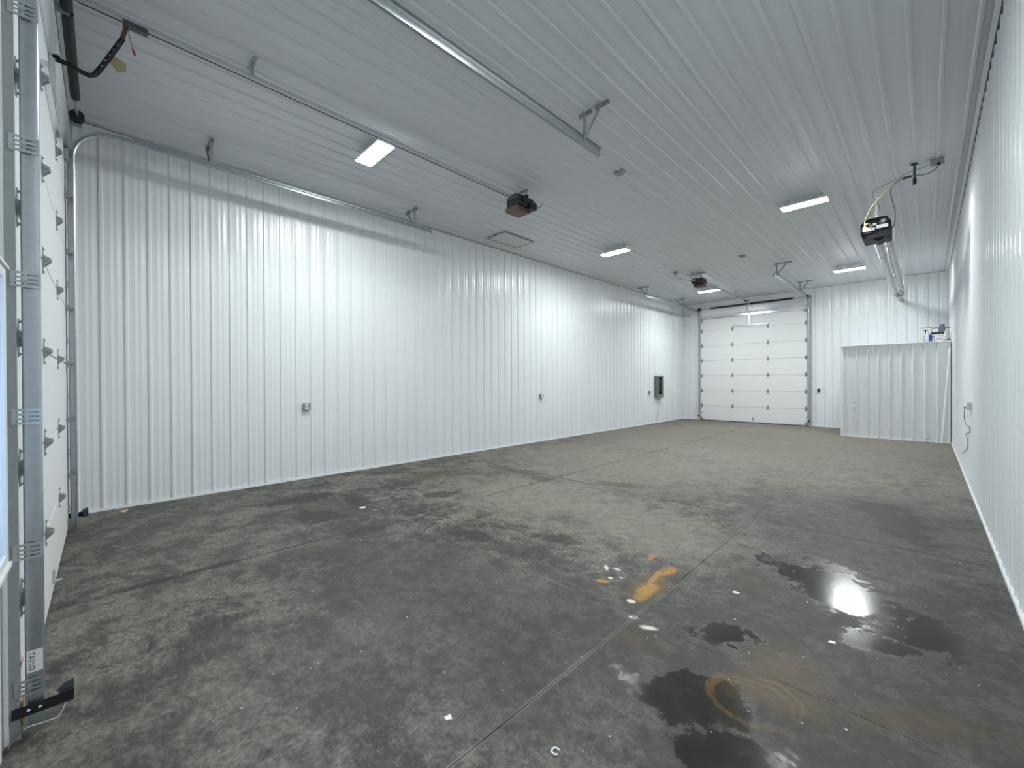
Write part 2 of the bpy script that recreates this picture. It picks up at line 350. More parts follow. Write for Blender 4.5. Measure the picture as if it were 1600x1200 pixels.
LEFTPH, CEILPH, FARPH, RIGHTPH = 0.278, 5.81, 5.715, 0.20
wl = wall_struct('wall_left', [(XL-T, XL-0.002, Y0-T, Y1+T, 0.0, H)], 'long white ribbed steel wall carrying the breaker panel')
make_panels(wl, 'y', ((XL, 0, 0), (0,1,0), (0,0,1), (1,0,0)), Y0+0.002, Y1-0.002, 0.03, H-0.002, 'wall', LEFTPH)
wr = wall_struct('wall_right', [(XR+0.002, XR+T, Y0-T, Y1+T, 0.0, H)], 'glossy white ribbed steel wall with one outlet and a dangling cord')
make_panels(wr, 'y', ((XR, 0, 0), (0,1,0), (0,0,1), (-1,0,0)), Y0+0.002, Y1-0.002, 0.03, H-0.022, 'wall', RIGHTPH, rh=0.014, mh=0.0010)
wf = wall_struct('wall_far', [(XL, 0.02, Y1+0.002, Y1+T, 0, H), (DW-0.02, XR, Y1+0.002, Y1+T, 0, H), (0.02, DW-0.02, Y1+0.002, Y1+T, DH-0.02, H)], 'white ribbed steel end wall around the distant overhead door')
fb = ((0, Y1, 0), (1,0,0), (0,0,1), (0,-1,0))
make_panels(wf, 'x', fb, XL+0.022, -0.004, 0.03, H-0.002, 'wall', FARPH)
make_panels(wf, 'x', fb, DW+0.075, XR-0.022, 0.03, H-0.002, 'wall', FARPH)
MB().box(0, DW+0.07, Y1-0.012, Y1, DH+0.02, H-0.002).build('header_panel', 'wall', wf)
WX0, WX1, WZ0, WZ1 = 3.98, 5.60, 0.90, 2.06
wn = wall_struct('wall_near', [(XL, 0.02, Y0-T, Y0-0.002, 0, H), (DW-0.02, WX0, Y0-T, Y0-0.002, 0, H), (0.02, DW-0.02, Y0-T, Y0-0.002, DH-0.02, H),
     (WX0, WX1, Y0-T, Y0-0.002, 0, WZ0), (WX0, WX1, Y0-T, Y0-0.002, WZ1, H), (WX1, XR, Y0-T, Y0-0.002, 0, H)], 'white ribbed steel end wall with the window beside the near overhead door')
nb = ((0, Y0, 0), (1,0,0), (0,0,1), (0,1,0))
make_panels(wn, 'x', nb, XL+0.022, -0.004, 0.03, H-0.002, 'wall', FARPH)
make_panels(wn, 'x', nb, DW+0.075, WX0-0.068, 0.03, H-0.002, 'wall', FARPH)
make_panels(wn, 'x', nb, WX0-0.068, WX1+0.068, 0.03, WZ0-0.032, 'wall', FARPH)
make_panels(wn, 'x', nb, WX0-0.068, WX1+0.068, WZ1+0.032, H-0.002, 'wall', FARPH)
make_panels(wn, 'x', nb, WX1+0.068, XR-0.022, 0.03, H-0.002, 'wall', FARPH)
MB().box(0, DW+0.07, Y0, Y0+0.012, DH+0.02, H-0.002).build('header_panel', 'wall', wn)
ce = MB().box(XL-T, XR+T, Y0-T, Y1+T, H+0.002, H+0.2).build('ceiling', 'backing', kind='structure', label='white ribbed steel ceiling running the length of the shop', cat='ceiling')
make_panels(ce, 'x', ((0, 0, H), (1,0,0), (0,1,0), (0,0,-1)), XL+0.002, XR-0.021, Y0+0.002, Y1-0.002, 'ceil', CEILPH, 'ceiling_panel', 0.017, 0.0016)
sp = []
for z in (0.16, 0.92, 1.68, 2.44, 3.20, 3.96, 4.66):
    k = 0
    while LEFTPH + k*PITCH < Y1-0.1:
        sp.append((XL+0.0005, LEFTPH + k*PITCH + 0.036, z)); k += 1
screws(wl, sp, (1,0,0))
sp = []
for z in (0.16, 0.92, 1.68, 2.44, 3.20, 3.96, 4.66):
    k = 0
    while RIGHTPH + k*PITCH < Y1-0.1:
        sp.append((XR-0.0005, RIGHTPH + k*PITCH + 0.036, z)); k += 1
screws(wr, sp, (-1,0,0))
# trims
def trim(name, label, boxes, m='trim', bevel=0.002):
    a = MB()
    for q in boxes: a.box(*q)
    return a.build(name, m, kind='structure', label=label, cat='trim')
trim('baseboard_left', 'thin white base channel along the long ribbed wall', [(XL+0.001, XL+0.026, Y0+0.01, Y1-0.01, 0, 0.028)])
trim('baseboard_right', 'thin white base channel along the glossy wall with the cord', [(XR-0.026, XR-0.001, Y0+0.01, 15.49, 0, 0.028)])
trim('baseboard_far', 'thin white base channel under the end wall beside the distant door', [(XL+0.03, -0.01, Y1-0.026, Y1-0.001, 0, 0.028), (DW+0.08, 4.88, Y1-0.026, Y1-0.001, 0, 0.028)])
trim('trim_1', 'white edge channel where the long ribbed wall meets the ceiling', [(XL+0.001, XL+0.030, Y0+0.01, Y1-0.01, H-0.045, H-0.0205)])
trim('trim_2', 'white edge channel where the glossy wall meets the ceiling', [(XR-0.060, XR-0.021, Y0+0.01, Y1-0.01, H-0.026, H-0.0205)])
trim('trim_3', 'white edge channel where the distant end wall meets the ceiling', [(XL+0.032, XR-0.032, Y1-0.030, Y1-0.001, H-0.045, H-0.0205)])
trim('trim_4', 'white corner strip between the long wall and the distant end wall', [(XL+0.001, XL+0.021, Y1-0.022, Y1-0.001, 0.03, H-0.046)])
trim('trim_5', 'white jamb strip beside the distant overhead door', [(DW+0.002, DW+0.074, Y1-0.024, Y1-0.001, 0, H-0.046)])
trim('trim_6', 'white jamb strip between the near overhead door and the window', [(DW+0.002, DW+0.074, Y0+0.001, Y0+0.022, 0, H-0.046)])

# window beside the near door
w1 = empty('window_1', (4.67, Y0, WZ0), 'daylit window with white frame in the near end wall', 'window', kind='structure')
yf = -0.003                                                    # face of the casing, proud of the ribs
fr = MB()
for q in ((WX0-0.065, WX0-0.015, WZ0-0.03, WZ1+0.03), (WX1+0.015, WX1+0.065, WZ0-0.03, WZ1+0.03), (WX0-0.015, WX1+0.015, WZ1-0.01, WZ1+0.03), (WX0-0.015, WX1+0.015, WZ0-0.03, WZ0+0.01)):
    fr.box(q[0], q[1], Y0+0.0005, yf, q[2], q[3])
fr.build('window_frame', 'white', w1)
ln = MB()
for q in ((WX0-0.001, WX0+0.012, WZ0, WZ1), (WX1-0.012, WX1+0.001, WZ0, WZ1), (WX0+0.012, WX1-0.012, WZ1-0.012, WZ1+0.001), (WX0+0.012, WX1-0.012, WZ0-0.001, WZ0+0.012)):
    ln.box(q[0], q[1], Y0-0.14, Y0+0.0003, q[2], q[3])
ln.build('window_liner', 'white', w1)
xm = (WX0+WX1)/2
MB().box(xm-0.02, xm+0.02, Y0-0.03, -0.006, WZ0+0.0105, WZ1-0.0105).build('mullion', 'white', w1)
for a, c in ((WX0-0.0148, xm-0.0203), (xm+0.0203, WX1+0.0148)):
    MB().box(a, c, -0.016, -0.011, WZ0+0.0102, WZ1-0.0102).build('pane', 'glass', w1)
for z0, z1, nm in ((WZ0-0.046, WZ0-0.0305, 'window_sill'), (WZ1+0.0305, WZ1+0.042, 'window_head')):
    MB().box(WX0-0.075, WX1+0.075, Y0+0.0205, 0.006, z0, z1).build(nm, 'white', w1)

# ------------------------------------------------------------------ sectional overhead doors
def hinge_mesh():
    m = MB(); z = 0.090
    m.extr([(-0.014,0,-z), (0.014,0,-z), (0.042,0,-0.02), (0.042,0,0.02), (0.014,0,z), (-0.014,0,z), (-0.042,0,0.02), (-0.042,0,-0.02)], (0,0.004,0))
    m.extr([(-0.024,0.004,-0.045), (-0.024,0.040,-0.006), (-0.024,0.040,0.016), (-0.024,0.004,0.034)], (0.004,0,0))
    m.extr([(0.020,0.004,-0.045), (0.020,0.040,-0.006), (0.020,0.040,0.016), (0.020,0.004,0.034)], (0.004,0,0))
    m.cyl((-0.034,0.030,0.004), (0.034,0.030,0.004), 0.009, 8)
    for s in (-0.076, 0.076): m.cyl((0,0.004,s), (0,0.010,s), 0.007, 6)
    return m.mesh('hinge', 'galv_dull')
HINGE = hinge_mesh()
def overhead_door(name, y, s, label):
    """s=+1: inner face looks towards +y (near door), -1: towards -y"""
    d = empty(name, (DW/2, y, 0), label, 'overhead door', kind='structure')
    secs = []
    for k in range(7):
        z0, z1 = k*SEC + (0.022 if k == 0 else 0.002), (k+1)*SEC - 0.002
        m = MB(); ya, yb = sorted((y, y - s*0.045))
        yf = y - s*0.012
        m.box(0, DW, *sorted((y, yf)), z0+0.0025, z1-0.0025)
        se = m.build('door_section', 'door', d, bevel=0.004); secs.append(se)
        MB().box(0, DW, *sorted((yf-s*0.0002, y-s*0.045)), z0-0.0018 if k else z0, z1+0.0018).build('section_core', 'door', se)
    for k in range(1, 7):
        for x in (0.05, DW/3, 2*DW/3, DW-0.05):
            inst('hinge', HINGE, secs[k-1], (x, y, k*SEC), 0 if s > 0 else math.pi)
    # bottom seal, strut, operator T-bracket, end stiles, lift handle
    ya, yb = sorted((y-s*0.003, y-s*0.042)); MB().box(0.005, DW-0.005, ya, yb, 0.0, 0.021).build('bottom_seal', 'seal', d)
    def yy(a, b): return sorted((y+s*a, y+s*b))
    st = MB()
    for (a, b, z0, z1) in ((0.001, 0.004, 4.135, 4.215), (0.004, 0.066, 4.150, 4.153), (0.004, 0.066, 4.197, 4.200), (0.063, 0.066, 4.140, 4.150), (0.063, 0.066, 4.200, 4.210)):
        q = yy(a, b); st.box(0.03, DW-0.03, q[0], q[1], z0, z1)
    st.build('top_strut', 'shiny', d)
    tb = MB(); q = yy(0.001, 0.035)
    tb.box(1.80, 1.845, q[0], q[1], 3.78, 4.134); tb.box(1.21, 2.45, q[0], q[1], 3.735, 3.779)
    tb.build('operator_bracket', 'shiny', d)
    q = yy(0.001, 0.012); h = MB(); h.box(1.92, 1.965, q[0], q[1], 0.10, 0.20)
    q = yy(0.012, 0.05); h.box(1.925, 1.96, q[0], q[1], 0.105, 0.118)
    h.build('lift_handle', 'shiny', d)
    for x in (0.0, DW-0.075):                                       # corner brackets with warning labels
        q = yy(0.001, 0.006); MB().box(x, x+0.075, q[0], q[1], 0.03, 0.14).build('corner_bracket', 'brass', d)
        q = yy(0.0005, 0.0015); MB().box(x+0.005, x+0.07, q[0], q[1], 0.20, 0.36).build('warning_label', 'paper', d)
        q = yy(0.0016, 0.0020); MB().box(x+0.005, x+0.07, q[0], q[1], 0.30, 0.32).build('label_band', 'redbright', d)
    for x in (0.02, DW-0.10):
        q = yy(0.001, 0.03); MB().box(x, x+0.08, q[0], q[1], 4.03, 4.13).build('top_roller_bracket', 'galv_dull', d, bevel=0.003)
    for side, x0, x1 in ((-1, -0.045, 0.004), (1, DW-0.004, DW+0.045)):
        for k in range(0, 7):
            z = k*SEC if k else 0.085
            q = y + s*0.05; MB().cyl((x0, q, z), (x1, q, z), 0.006, 8).build('roller_shaft', 'galv_dull', d)
    return d
overhead_door('door_1', 0.0, 1, 'near white sectional overhead door seen edge on')
overhead_door('door_2', YD, -1, 'distant white sectional overhead door of seven panels at the end wall')

# ------------------------------------------------------------------ door tracks
HZ = 4.475; RAD = 0.36; YT = 0.05
def slotted_plate(x, y0, y1, z0, z1):
    """bracket plate in the y-z plane with three long slots"""
    m = MB(); t = 0.004; h = z1-z0; ym = (y0+y1)/2
    bars = [0.0, 0.14, 0.28, 0.42, 0.58, 0.72, 0.86, 1.0]
    for a, b in ((0.0, 0.16), (0.30, 0.42), (0.56, 0.70), (0.84, 1.0)): m.box(x, x+t, y0, y1, z0+a*h, z0+b*h)
    e = (y1-y0)*0.10
    for a, b in ((y0, y0+e*1.6), (ym-e*0.5, ym+e*0.5), (y1-e, y1)): m.box(x+0.0005, x+t-0.0005, a, b, z0+0.01*h, z1-0.01*h)
    m.cyl((x+t if x > 2 else x, ym, z0+0.5*h), (x+t+0.008 if x > 2 else x-0.008, ym, z0+0.5*h), 0.009, 6)
    return m
def track(side, y, s, label, group, hang):
    """side -1: left jamb, +1: right jamb. y: door face, s: inward direction"""
    xw = -0.052 if side < 0 else DW+0.052                              # outer web of the channel
    t = empty('door_track', (xw, y+s*YT, 0), label, 'door track', group)
    hw = 0.028
    i_ = -side                                                        # towards the door
    prof = [(-hw, 0.004*i_), (-hw+0.004, 0), (hw-0.011, 0), (hw-0.003, 0.004*i_), (hw, 0.011*i_), (hw, 0.030*i_), (hw-0.010, 0.036*i_), (hw-0.012, 0.033*i_), (hw-0.003, 0.028*i_), (hw-0.003, 0.003*i_), (-hw+0.003, 0.003*i_), (-hw+0.003, 0.026*i_), (-hw, 0.026*i_)]
    B = (1, 0, 0)
    MB().sweep(prof, [((xw, y+s*YT, 0.02), (0, s, 0), B), ((xw, y+s*YT, HZ-RAD-0.003), (0, s, 0), B)]).build('vertical_track', 'galv', t)
    path = []
    for k in range(13):
        a = math.pi/2*k/12
        path.append(((xw, y+s*(YT+RAD-RAD*math.cos(a)), HZ-RAD+RAD*math.sin(a)), (0, s*math.cos(a), -math.sin(a)), B))
    MB().sweep(prof, path).build('curved_track', 'galv', t)
    ye = y + s*4.74
    MB().sweep(prof, [((xw, y+s*(YT+RAD+0.003), HZ), (0, 0, -1), B), ((xw, ye, HZ), (0, 0, -1), B)]).build('horizontal_track', 'galv', t)
    # reinforcing angle above the horizontal run
    a0, a1 = sorted((y+s*0.55, ye)); xo = xw + side*0.0008
    MB().box(*sorted((xo, xo+side*0.003)), a0, a1, HZ+0.0285, HZ+0.060).box(*sorted((xo, xo+side*0.032)), a0, a1, HZ+0.060, HZ+0.063).build('track_angle', 'galv_dull', t)
    # wall angle
    z1 = 4.60; xa = xw + side*0.006
    q = sorted((y-s*0.045, y+s*0.006)); r = sorted((y-s*0.045, y-s*0.041))
    MB().box(*sorted((xa, xa+side*0.003)), q[0], q[1], 0.0, z1).box(*sorted((xa+side*0.003, xa+side*0.045)), r[0], r[1], 0.0, z1).build('wall_angle', 'galv_dull', t)
    for z in (0.227, 0.848, 1.463, 2.086, 2.70, 3.31, 3.92):
        q = sorted((y-s*0.012, y+s*0.080)); xp = xw + (0.0095 if side > 0 else -0.0135)
        slotted_plate(xp, q[0], q[1], z-0.036, z+0.036).build('track_bracket', 'galv', t)
    MB().tube([(xw-side*0.012, y+s*0.02, 0.10), (xw-side*0.012, y+s*0.02, 4.5)], 0.002, 5).build('lift_cable', 'galv_dull', t)
    # V-shaped hangers up to the ceiling
    for yh in hang:
        zc = H-0.0195; h = MB(); yq = y+s*yh; x1 = xw + side*0.012; xo_ = xw + side*0.32
        h.box(*sorted((xw-side*0.07, xw+side*0.115)), yq-0.018, yq+0.018, zc-0.004, zc); h.box(*sorted((xw-side*0.07, xw+side*0.115)), yq+0.014, yq+0.018, zc-0.034, zc-0.004)
        h.box(*sorted((xw+side*0.155, xw+side*0.35)), yq-0.018, yq+0.018, zc-0.004, zc); h.box(*sorted((xw+side*0.155, xw+side*0.35)), yq+0.014, yq+0.018, zc-0.034, zc-0.004)
        h.bar((x1, yq, zc-0.004), (x1, yq, HZ+0.02), 0.036, 0.004, up=(0,1,0)); h.bar((x1+0.017, yq, zc-0.004), (x1+0.017, yq, HZ+0.02), 0.004, 0.030, up=(0,1,0))
        h.bar((xw+side*0.26, yq-0.010, zc-0.004), (x1+side*0.005, yq-0.010, HZ+0.03), 0.034, 0.004, up=(0,1,0)); h.bar((xw+side*0.26, yq-0.012, zc-0.006), (x1+side*0.005, yq-0.012, HZ+0.028), 0.004, 0.03, up=(0,1,0))
        h.build('ceiling_hanger', 'galv_dull', t)
    # end stop
    MB().box(*sorted((xw, xw+i_*0.04)), *sorted((ye, ye+s*0.004)), HZ-0.03, HZ+0.03).build('end_stop', 'galv_dull', t)
    return t
tg = 'overhead door tracks'
track(-1, 0.0, 1, 'galvanised door track bending off the jamb to run along the long ribbed wall', tg, (1.32, 4.39))
tR = track(1, 0.0, 1, 'galvanised door track with paper sticker and slotted brackets beside the window', tg, (1.32, 4.39))
track(-1, YD, -1, 'galvanised door track of the distant door, next to the breaker panel wall', tg, (1.60, 4.55))
track(1, YD, -1, 'galvanised door track of the distant door, on the low partition side', tg, (1.60, 4.52))
# sticker with hand lettering on the near jamb track
stk = MB().box(DW+0.0521, DW+0.0528, 0.024, 0.074, 0.285, 0.385).build('sticker', 'paper', tR, label='white paper sticker with black marking')
def text_mesh(txt, size, name):
    c = bpy.data.curves.new(name, 'FONT'); c.body = txt; c.size = size; c.extrude = 0.0002; c.align_x = 'CENTER'; c.align_y = 'CENTER'
    o = bpy.data.objects.new(name, c); COL.objects.link(o)
    dg = bpy.context.evaluated_depsgraph_get(); me = bpy.data.meshes.new_from_object(o.evaluated_get(dg)); bpy.data.objects.remove(o); bpy.data.curves.remove(c)
    me.materials.clear(); me.materials.append(M['ink']); return me
to = inst('lettering', text_mesh('TA2102', 0.026, 'lettering'), stk, (DW+0.0531, 0.038, 0.335))
to.matrix_local = Matrix.Translation(to.location) @ Matrix(((0, 0, 1, 0), (0, 1, 0, 0), (-1, 0, 0, 0), (0, 0, 0, 1)))

# ------------------------------------------------------------------ torsion springs
def torsion(y, s, label):
    ys_ = y + s*0.10; z = 4.56
    t = empty('torsion_spring', (DW/2, ys_, z), label, 'door spring', 'torsion springs above the doors')
    MB().cyl((-0.13, ys_, z), (DW+0.13, ys_, z), 0.0125, 12).build('shaft', 'galv', t)
    for a, b in ((0.43, 1.805), (1.853, 3.24)):
        pts, rs, n = [], [], 0
        m = MB(); k = 120
        for i in range(k):                                            # coil wound tight: a finely ridged sleeve
            x = a + (b-a)*i/(k-1); pts.append((x, ys_, z - 0.004*math.sin(math.pi*i/(k-1)))); rs.append(0.037 if i % 2 else 0.034)
        m.tube(pts, rs, 14).build('spring_coil', 'black', t)
    for x in (0.39, 3.28): MB().cyl((x-0.04, ys_, z), (x+0.04, ys_, z), 0.024, 12).build('winding_cone', 'galv_dull', t)
    for x in (-0.005, DW+0.005):
        MB().tube([(x-0.04, ys_, z), (x-0.032, ys_, z), (x-0.030, ys_, z), (x+0.030, ys_, z), (x+0.032, ys_, z), (x+0.04, ys_, z)], [0.060, 0.060, 0.048, 0.048, 0.060, 0.060], 20).build('cable_drum', 'black', t)
    def q(a, b): return sorted((y+s*a, y+s*b))
    for x in (-0.095, DW+0.09):
        a = q(-0.036, 0.135); MB().box(x, x+0.004, a[0], a[1], z-0.075, z+0.075).build('end_bearing_plate', 'galv_dull', t, bevel=0.001)
    a = q(-0.036, 0.115); MB().box(1.828, 1.832, a[0], a[1], z-0.042, z+0.042).build('centre_bearing_plate', 'galv_dull', t, bevel=0.001)
    return t
torsion(0.0, 1, 'black torsion spring on its shaft above the near overhead door')
torsion(YD, -1, 'black torsion spring on its shaft above the distant overhead door')

# ------------------------------------------------------------------ door openers
XO = DW/2
def opener(y, s, ym, near, label):
    """y door face, s inward, ym centre of the motor unit"""
    t = empty('garage_door_opener', (XO, ym, 4.42), label, 'door opener', 'door openers on the ceiling')
    def Y(d): return y + s*d
    dm = abs(ym-y)
    a = sorted((Y(0.16), Y(dm-0.15)))
    up = 0.052 if near else 0.0                                       # the near rail climbs towards its door
    def rz(d): return up*(1-d/5.2)
    def run(mb, x0, x1, z0, z1):
        d0, d1 = 0.16, dm-0.15
        mb.add([(x, Y(d), z+rz(d)) for d in (d0, d1) for x, z in ((x0, z0), (x1, z0), (x1, z1), (x0, z1))], [(0,1,2,3),(7,6,5,4),(0,4,5,1),(1,5,6,2),(2,6,7,3),(3,7,4,0)])
    r = MB()
    for q in ((XO-0.012, XO+0.012, 4.6335, 4.672), (XO-0.030, XO+0.030, 4.63, 4.6333)): run(r, *q)
    r.build('rail', 'raildull', t)
    c = MB(); run(c, XO-0.004, XO+0.004, 4.608, 4.614); c.build('chain', 'black', t)
    # header bracket
    MB().box(XO-0.02, XO+0.02, *sorted((Y(0.14), Y(0.165))), 4.62+up, 4.70+up).bar((XO, Y(-0.035), 4.70+up), (XO, Y(0.16), 4.70+up), 0.03, 0.012).build('header_bracket', 'galv_dull', t)
    # trolley and curved arm
    MB().box(XO-0.03, XO+0.03, *sorted((Y(0.42), Y(0.58))), 4.585+up*0.9, 4.629+up*0.9).build('trolley', 'darkgrey', t, bevel=0.006)
    if near:
        p = spline([(XO, Y(0.02), 4.14), (XO, Y(0.10), 4.135), (XO, Y(0.19), 4.11), (XO, Y(0.24), 4.12), (XO, Y(0.29), 4.21), (XO, Y(0.42), 4.52)], 6)
        am = MB().sweep([(-0.018, -0.004), (0.018, -0.004), (0.018, 0.004), (-0.018, 0.004)], [(q, Vector((0,0,1)) if i < len(p)*0.55 else Vector((0, -0.9*s, 0.42)).normalized(), (1,0,0)) for i, q in enumerate(p)]).tube([q for q in p], 0.014, 8).build('curved_arm', 'black', t)
        MB().bar((XO, Y(0.415), 4.51), (XO, Y(0.445), 4.64), 0.028, 0.028).build('arm_clevis', 'red', t)
        for k in range(5):
            q = Vector((XO, Y(0.292+0.024*k), 4.215+0.057*k)); MB().cyl(q+Vector((0.012,0,0)), q+Vector((0.017,0,0)), 0.006, 8).build('bolt', 'shiny', am)
        MB().tube(spline([(XO+0.02, Y(0.45), 4.635), (XO+0.03, Y(0.46), 4.55), (XO+0.03, Y(0.48), 4.45)], 6), 0.003, 6).build('release_cord', 'cable', t)
        MB().bar((XO+0.03, Y(0.48), 4.45), (XO+0.03, Y(0.495), 4.40), 0.016, 0.016).build('release_handle', 'redbright', t, bevel=0.004)
        MB().extr([(XO-0.02, Y(0.36), 4.36), (XO-0.02, Y(0.44), 4.33), (XO-0.02, Y(0.44), 4.26), (XO-0.02, Y(0.39), 4.23), (XO-0.02, Y(0.34), 4.29)], (-0.004, 0, 0)).build('paper_tag', 'yellowpaper', t)
    else:
        MB().tube([(XO, Y(0.47), 4.585), (XO, Y(0.30), 4.35), (XO, Y(0.055), 4.14)], 0.012, 8).build('straight_arm', 'galv', t)
        MB().tube([(XO+0.02, Y(0.49), 4.585), (XO+0.02, Y(0.49), 4.30)], 0.004, 6).build('release_cord', 'cable', t)
        MB().bar((XO+0.02, Y(0.49), 4.30), (XO+0.02, Y(0.49), 4.24), 0.016, 0.016).build('release_handle', 'redbright', t, bevel=0.004)
    # motor unit
    def sy(a, b): return sorted((ym+s*a, ym+s*b))
    q = sy(-0.20, 0.16); body = MB().box(XO-0.15, XO+0.15, q[0], q[1], 4.50, 4.66).build('housing', 'blackplastic', t, bevel=0.018)
    q = sy(-0.21, 0.10)
    if near:
        MB().box(XO-0.16, XO+0.12, q[0], q[1], 4.415, 4.495).build('light_cover', 'red', t, bevel=0.012)
        MB().box(XO-0.05, XO+0.13, *sy(-0.24, -0.20), 4.58, 4.66).build('rail_mount', 'darkgrey', t, bevel=0.006)
        MB().cyl((XO-0.05, ym+s*0.20, 4.56), (XO+0.13, ym+s*0.20, 4.56), 0.072, 18).build('motor', 'darkgrey', t)
        MB().cyl((XO+0.151, ym-s*0.08, 4.60), (XO+0.175, ym-s*0.08, 4.60), 0.055, 16).build('drive_sprocket', 'black', t)
        MB().box(XO+0.151, XO+0.20, *sy(0.02, 0.15), 4.46, 4.56).build('control_box', 'black', t, bevel=0.008)
        MB().cyl((XO+0.06, ym+s*0.05, 4.66), (XO+0.06, ym+s*0.05, 4.72), 0.05, 14).build('capacitor', 'black', t)
        MB().cyl((XO-0.06, ym-s*0.08, 4.66), (XO-0.06, ym-s*0.08, 4.70), 0.06, 14).build('gear_cap', 'black', t)
        MB().tube([(XO+0.13, ym+s*0.25, 4.55), (XO+0.18, ym+s*0.29, 4.56), (XO+0.20, ym+s*0.32, 4.62)], 0.006, 6).build('antenna', 'cable', t)
    else:
        MB().box(XO-0.15, XO+0.15, *sy(-0.18, 0.05), 4.42, 4.495).build('light_cover', 'red', t, bevel=0.015)
        MB().extr([(XO-0.14, ym+s*0.162, 4.50), (XO+0.14, ym+s*0.162, 4.50), (XO+0.14, ym+s*0.25, 4.54), (XO+0.14, ym+s*0.25, 4.60), (XO+0.14, ym+s*0.162, 4.65), (XO-0.14, ym+s*0.162, 4.65)][:0] or [(XO-0.14, ym+s*0.162, 4.50), (XO-0.14, ym+s*0.24, 4.56), (XO-0.14, ym+s*0.24, 4.60), (XO-0.14, ym+s*0.162, 4.65)], (0.28, 0, 0)).build('end_cover', 'blackplastic', t)
        MB().box(XO-0.10, XO-0.02, ym+s*0.245-0.002, ym+s*0.245+0.002, 4.575, 4.60).build('rating_label', 'paper', body)
        MB().tube(spline([(XO-0.12, ym+s*0.20, 4.62), (XO-0.30, ym+s*0.20, 4.60), (1.52, 12.42, 4.62), (1.43, 12.30, 4.66), (1.41, 12.27, 4.78)], 6), 0.006, 6).build('power_cord', 'cable', t)
        MB().tube([(XO-0.10, ym+s*0.18, 4.66), (XO-0.30, ym+s*0.22, 4.80)], 0.006, 6).build('antenna', 'cable', t)
    # hangers to the ceiling
    zc = H-0.0195
    h = MB(); yh = ym+s*0.06
    h.box(XO-0.26 if not near else XO-0.10, XO+0.20 if not near else XO+0.10, yh-0.018, yh+0.018, zc-0.004, zc); h.box(XO-0.26 if not near else XO-0.10, XO+0.20 if not near else XO+0.10, yh+0.014, yh+0.018, zc-0.034, zc-0.004)
    for x in (-0.07, 0.07): h.bar((XO+x, yh, zc-0.004), (XO+x, yh, 4.655), 0.034, 0.005, up=(0,1,0))
    h.build('ceiling_hanger', 'galv_dull', t)
    for d in ((1.37,) if near else (1.55,)):
        h = MB(); yq = Y(d)
        h.box(XO-0.13, XO+0.13, yq-0.018, yq+0.018, zc-0.004, zc)
        for x in (-0.045, 0.045): h.bar((XO+x, yq, zc-0.004), (XO+x*0.65, yq, 4.65+rz(d)), 0.034, 0.005, up=(0,1,0))
        h.build('rail_hanger', 'galv_dull', t)
    return t
opener(0.0, 1, 5.26, True, 'black and red motor opener on a rail to the near overhead door')
opener(YD, -1, 12.92, False, 'black opener with white rating label on a rail to the distant overhead door')

# ------------------------------------------------------------------ ceiling lamps
def lamp(x, y, label):
    t = empty('ceiling_light', (x, y, 4.69), label, 'ceiling light', 'linear lamps under the ceiling')
    hx, hy = 0.335, 0.115
    a = MB(); prof = [(-hy, 4.712), (hy, 4.712), (hy, 4.730), (hy*0.55, 4.762), (-hy*0.55, 4.762), (-hy, 4.730)]
    for q in ((x-hx-0.004, x-hx, y-hy-0.004, y+hy+0.004), (x+hx, x+hx+0.004, y-hy-0.004, y+hy+0.004), (x-hx, x+hx, y-hy-0.004, y-hy), (x-hx, x+hx, y+hy, y+hy+0.004)): a.box(*q, 4.699, 4.726)
    a.extr([(x-hx, y+c, z) for c, z in prof], (2*hx, 0, 0)).build('housing', 'white', t)
    lens = MB(); a0, b0, a1, b1 = hx-0.006, hy-0.006, hx-0.055, hy-0.055
    lens.add([(x-a0, y-b0, 4.7115), (x+a0, y-b0, 4.7115), (x+a0, y+b0, 4.7115), (x-a0, y+b0, 4.7115), (x-a1, y-b1, 4.688), (x+a1, y-b1, 4.688), (x+a1, y+b1, 4.688), (x-a1, y+b1, 4.688)],
             [(0,3,2,1),(4,5,6,7),(0,1,5,4),(1,2,6,5),(2,3,7,6),(3,0,4,7)]); lens.build('diffuser', 'lamp', t)
    for dx in (-0.24, 0.24):
        MB().tube([(x+dx, y-0.05, 4.762), (x+dx, y, H-0.021), (x+dx, y+0.05, 4.762)], 0.0025, 5).build('hanging_wire', 'galv_dull', t)
        MB().cyl((x+dx, y, H-0.022), (x+dx, y, H-0.003), 0.010, 8).build('ceiling_hook', 'galv_dull', t)
    return t
LX, LY = (1.335, 5.095), (2.91, 9.04, 15.11)
lab = {(0, 0): 'glowing rectangular ceiling lamp beside the rail of the red and black opener', (0, 1): 'glowing ceiling lamp between the attic hatch and the distant opener', (0, 2): 'glowing ceiling lamp beside the rail of the distant opener',
       (1, 0): 'ceiling lamp above the corner by the window and the glossy wall', (1, 1): 'glowing ceiling lamp beside the hanging black heater box', (1, 2): 'glowing ceiling lamp in front of the end wall, beside the twin metal pipes'}
for i, x in enumerate(LX):
    for j, y in enumerate(LY): lamp(x, y, lab[(i, j)])

# small boxes on the ceiling centre line
def ceiling_bracket(x, y, label):
    t = empty('ceiling_detector', (x, y, H-0.06), label, 'detector', 'grey detectors along the ceiling centre')
    pts = [(-0.075, 0), (-0.06, -0.042), (-0.02, -0.055), (0.03, -0.055), (0.065, -0.042), (0.078, 0)]
    MB().extr([(x+a, y-0.045, H-0.003+c) for a, c in pts], (0, 0.09, 0)).build('detector_cover', 'grey', t, bevel=0.004)
    MB().box(x-0.085, x+0.085, y-0.055, y+0.055, H-0.0195-0.004, H-0.0195).build('mounting_plate', 'grey', t)
ceiling_bracket(3.28, 5.94, 'small grey detector on the ceiling near the end of the door track')
ceiling_bracket(3.27, 11.98, 'small grey detector on the ceiling midway towards the distant opener')

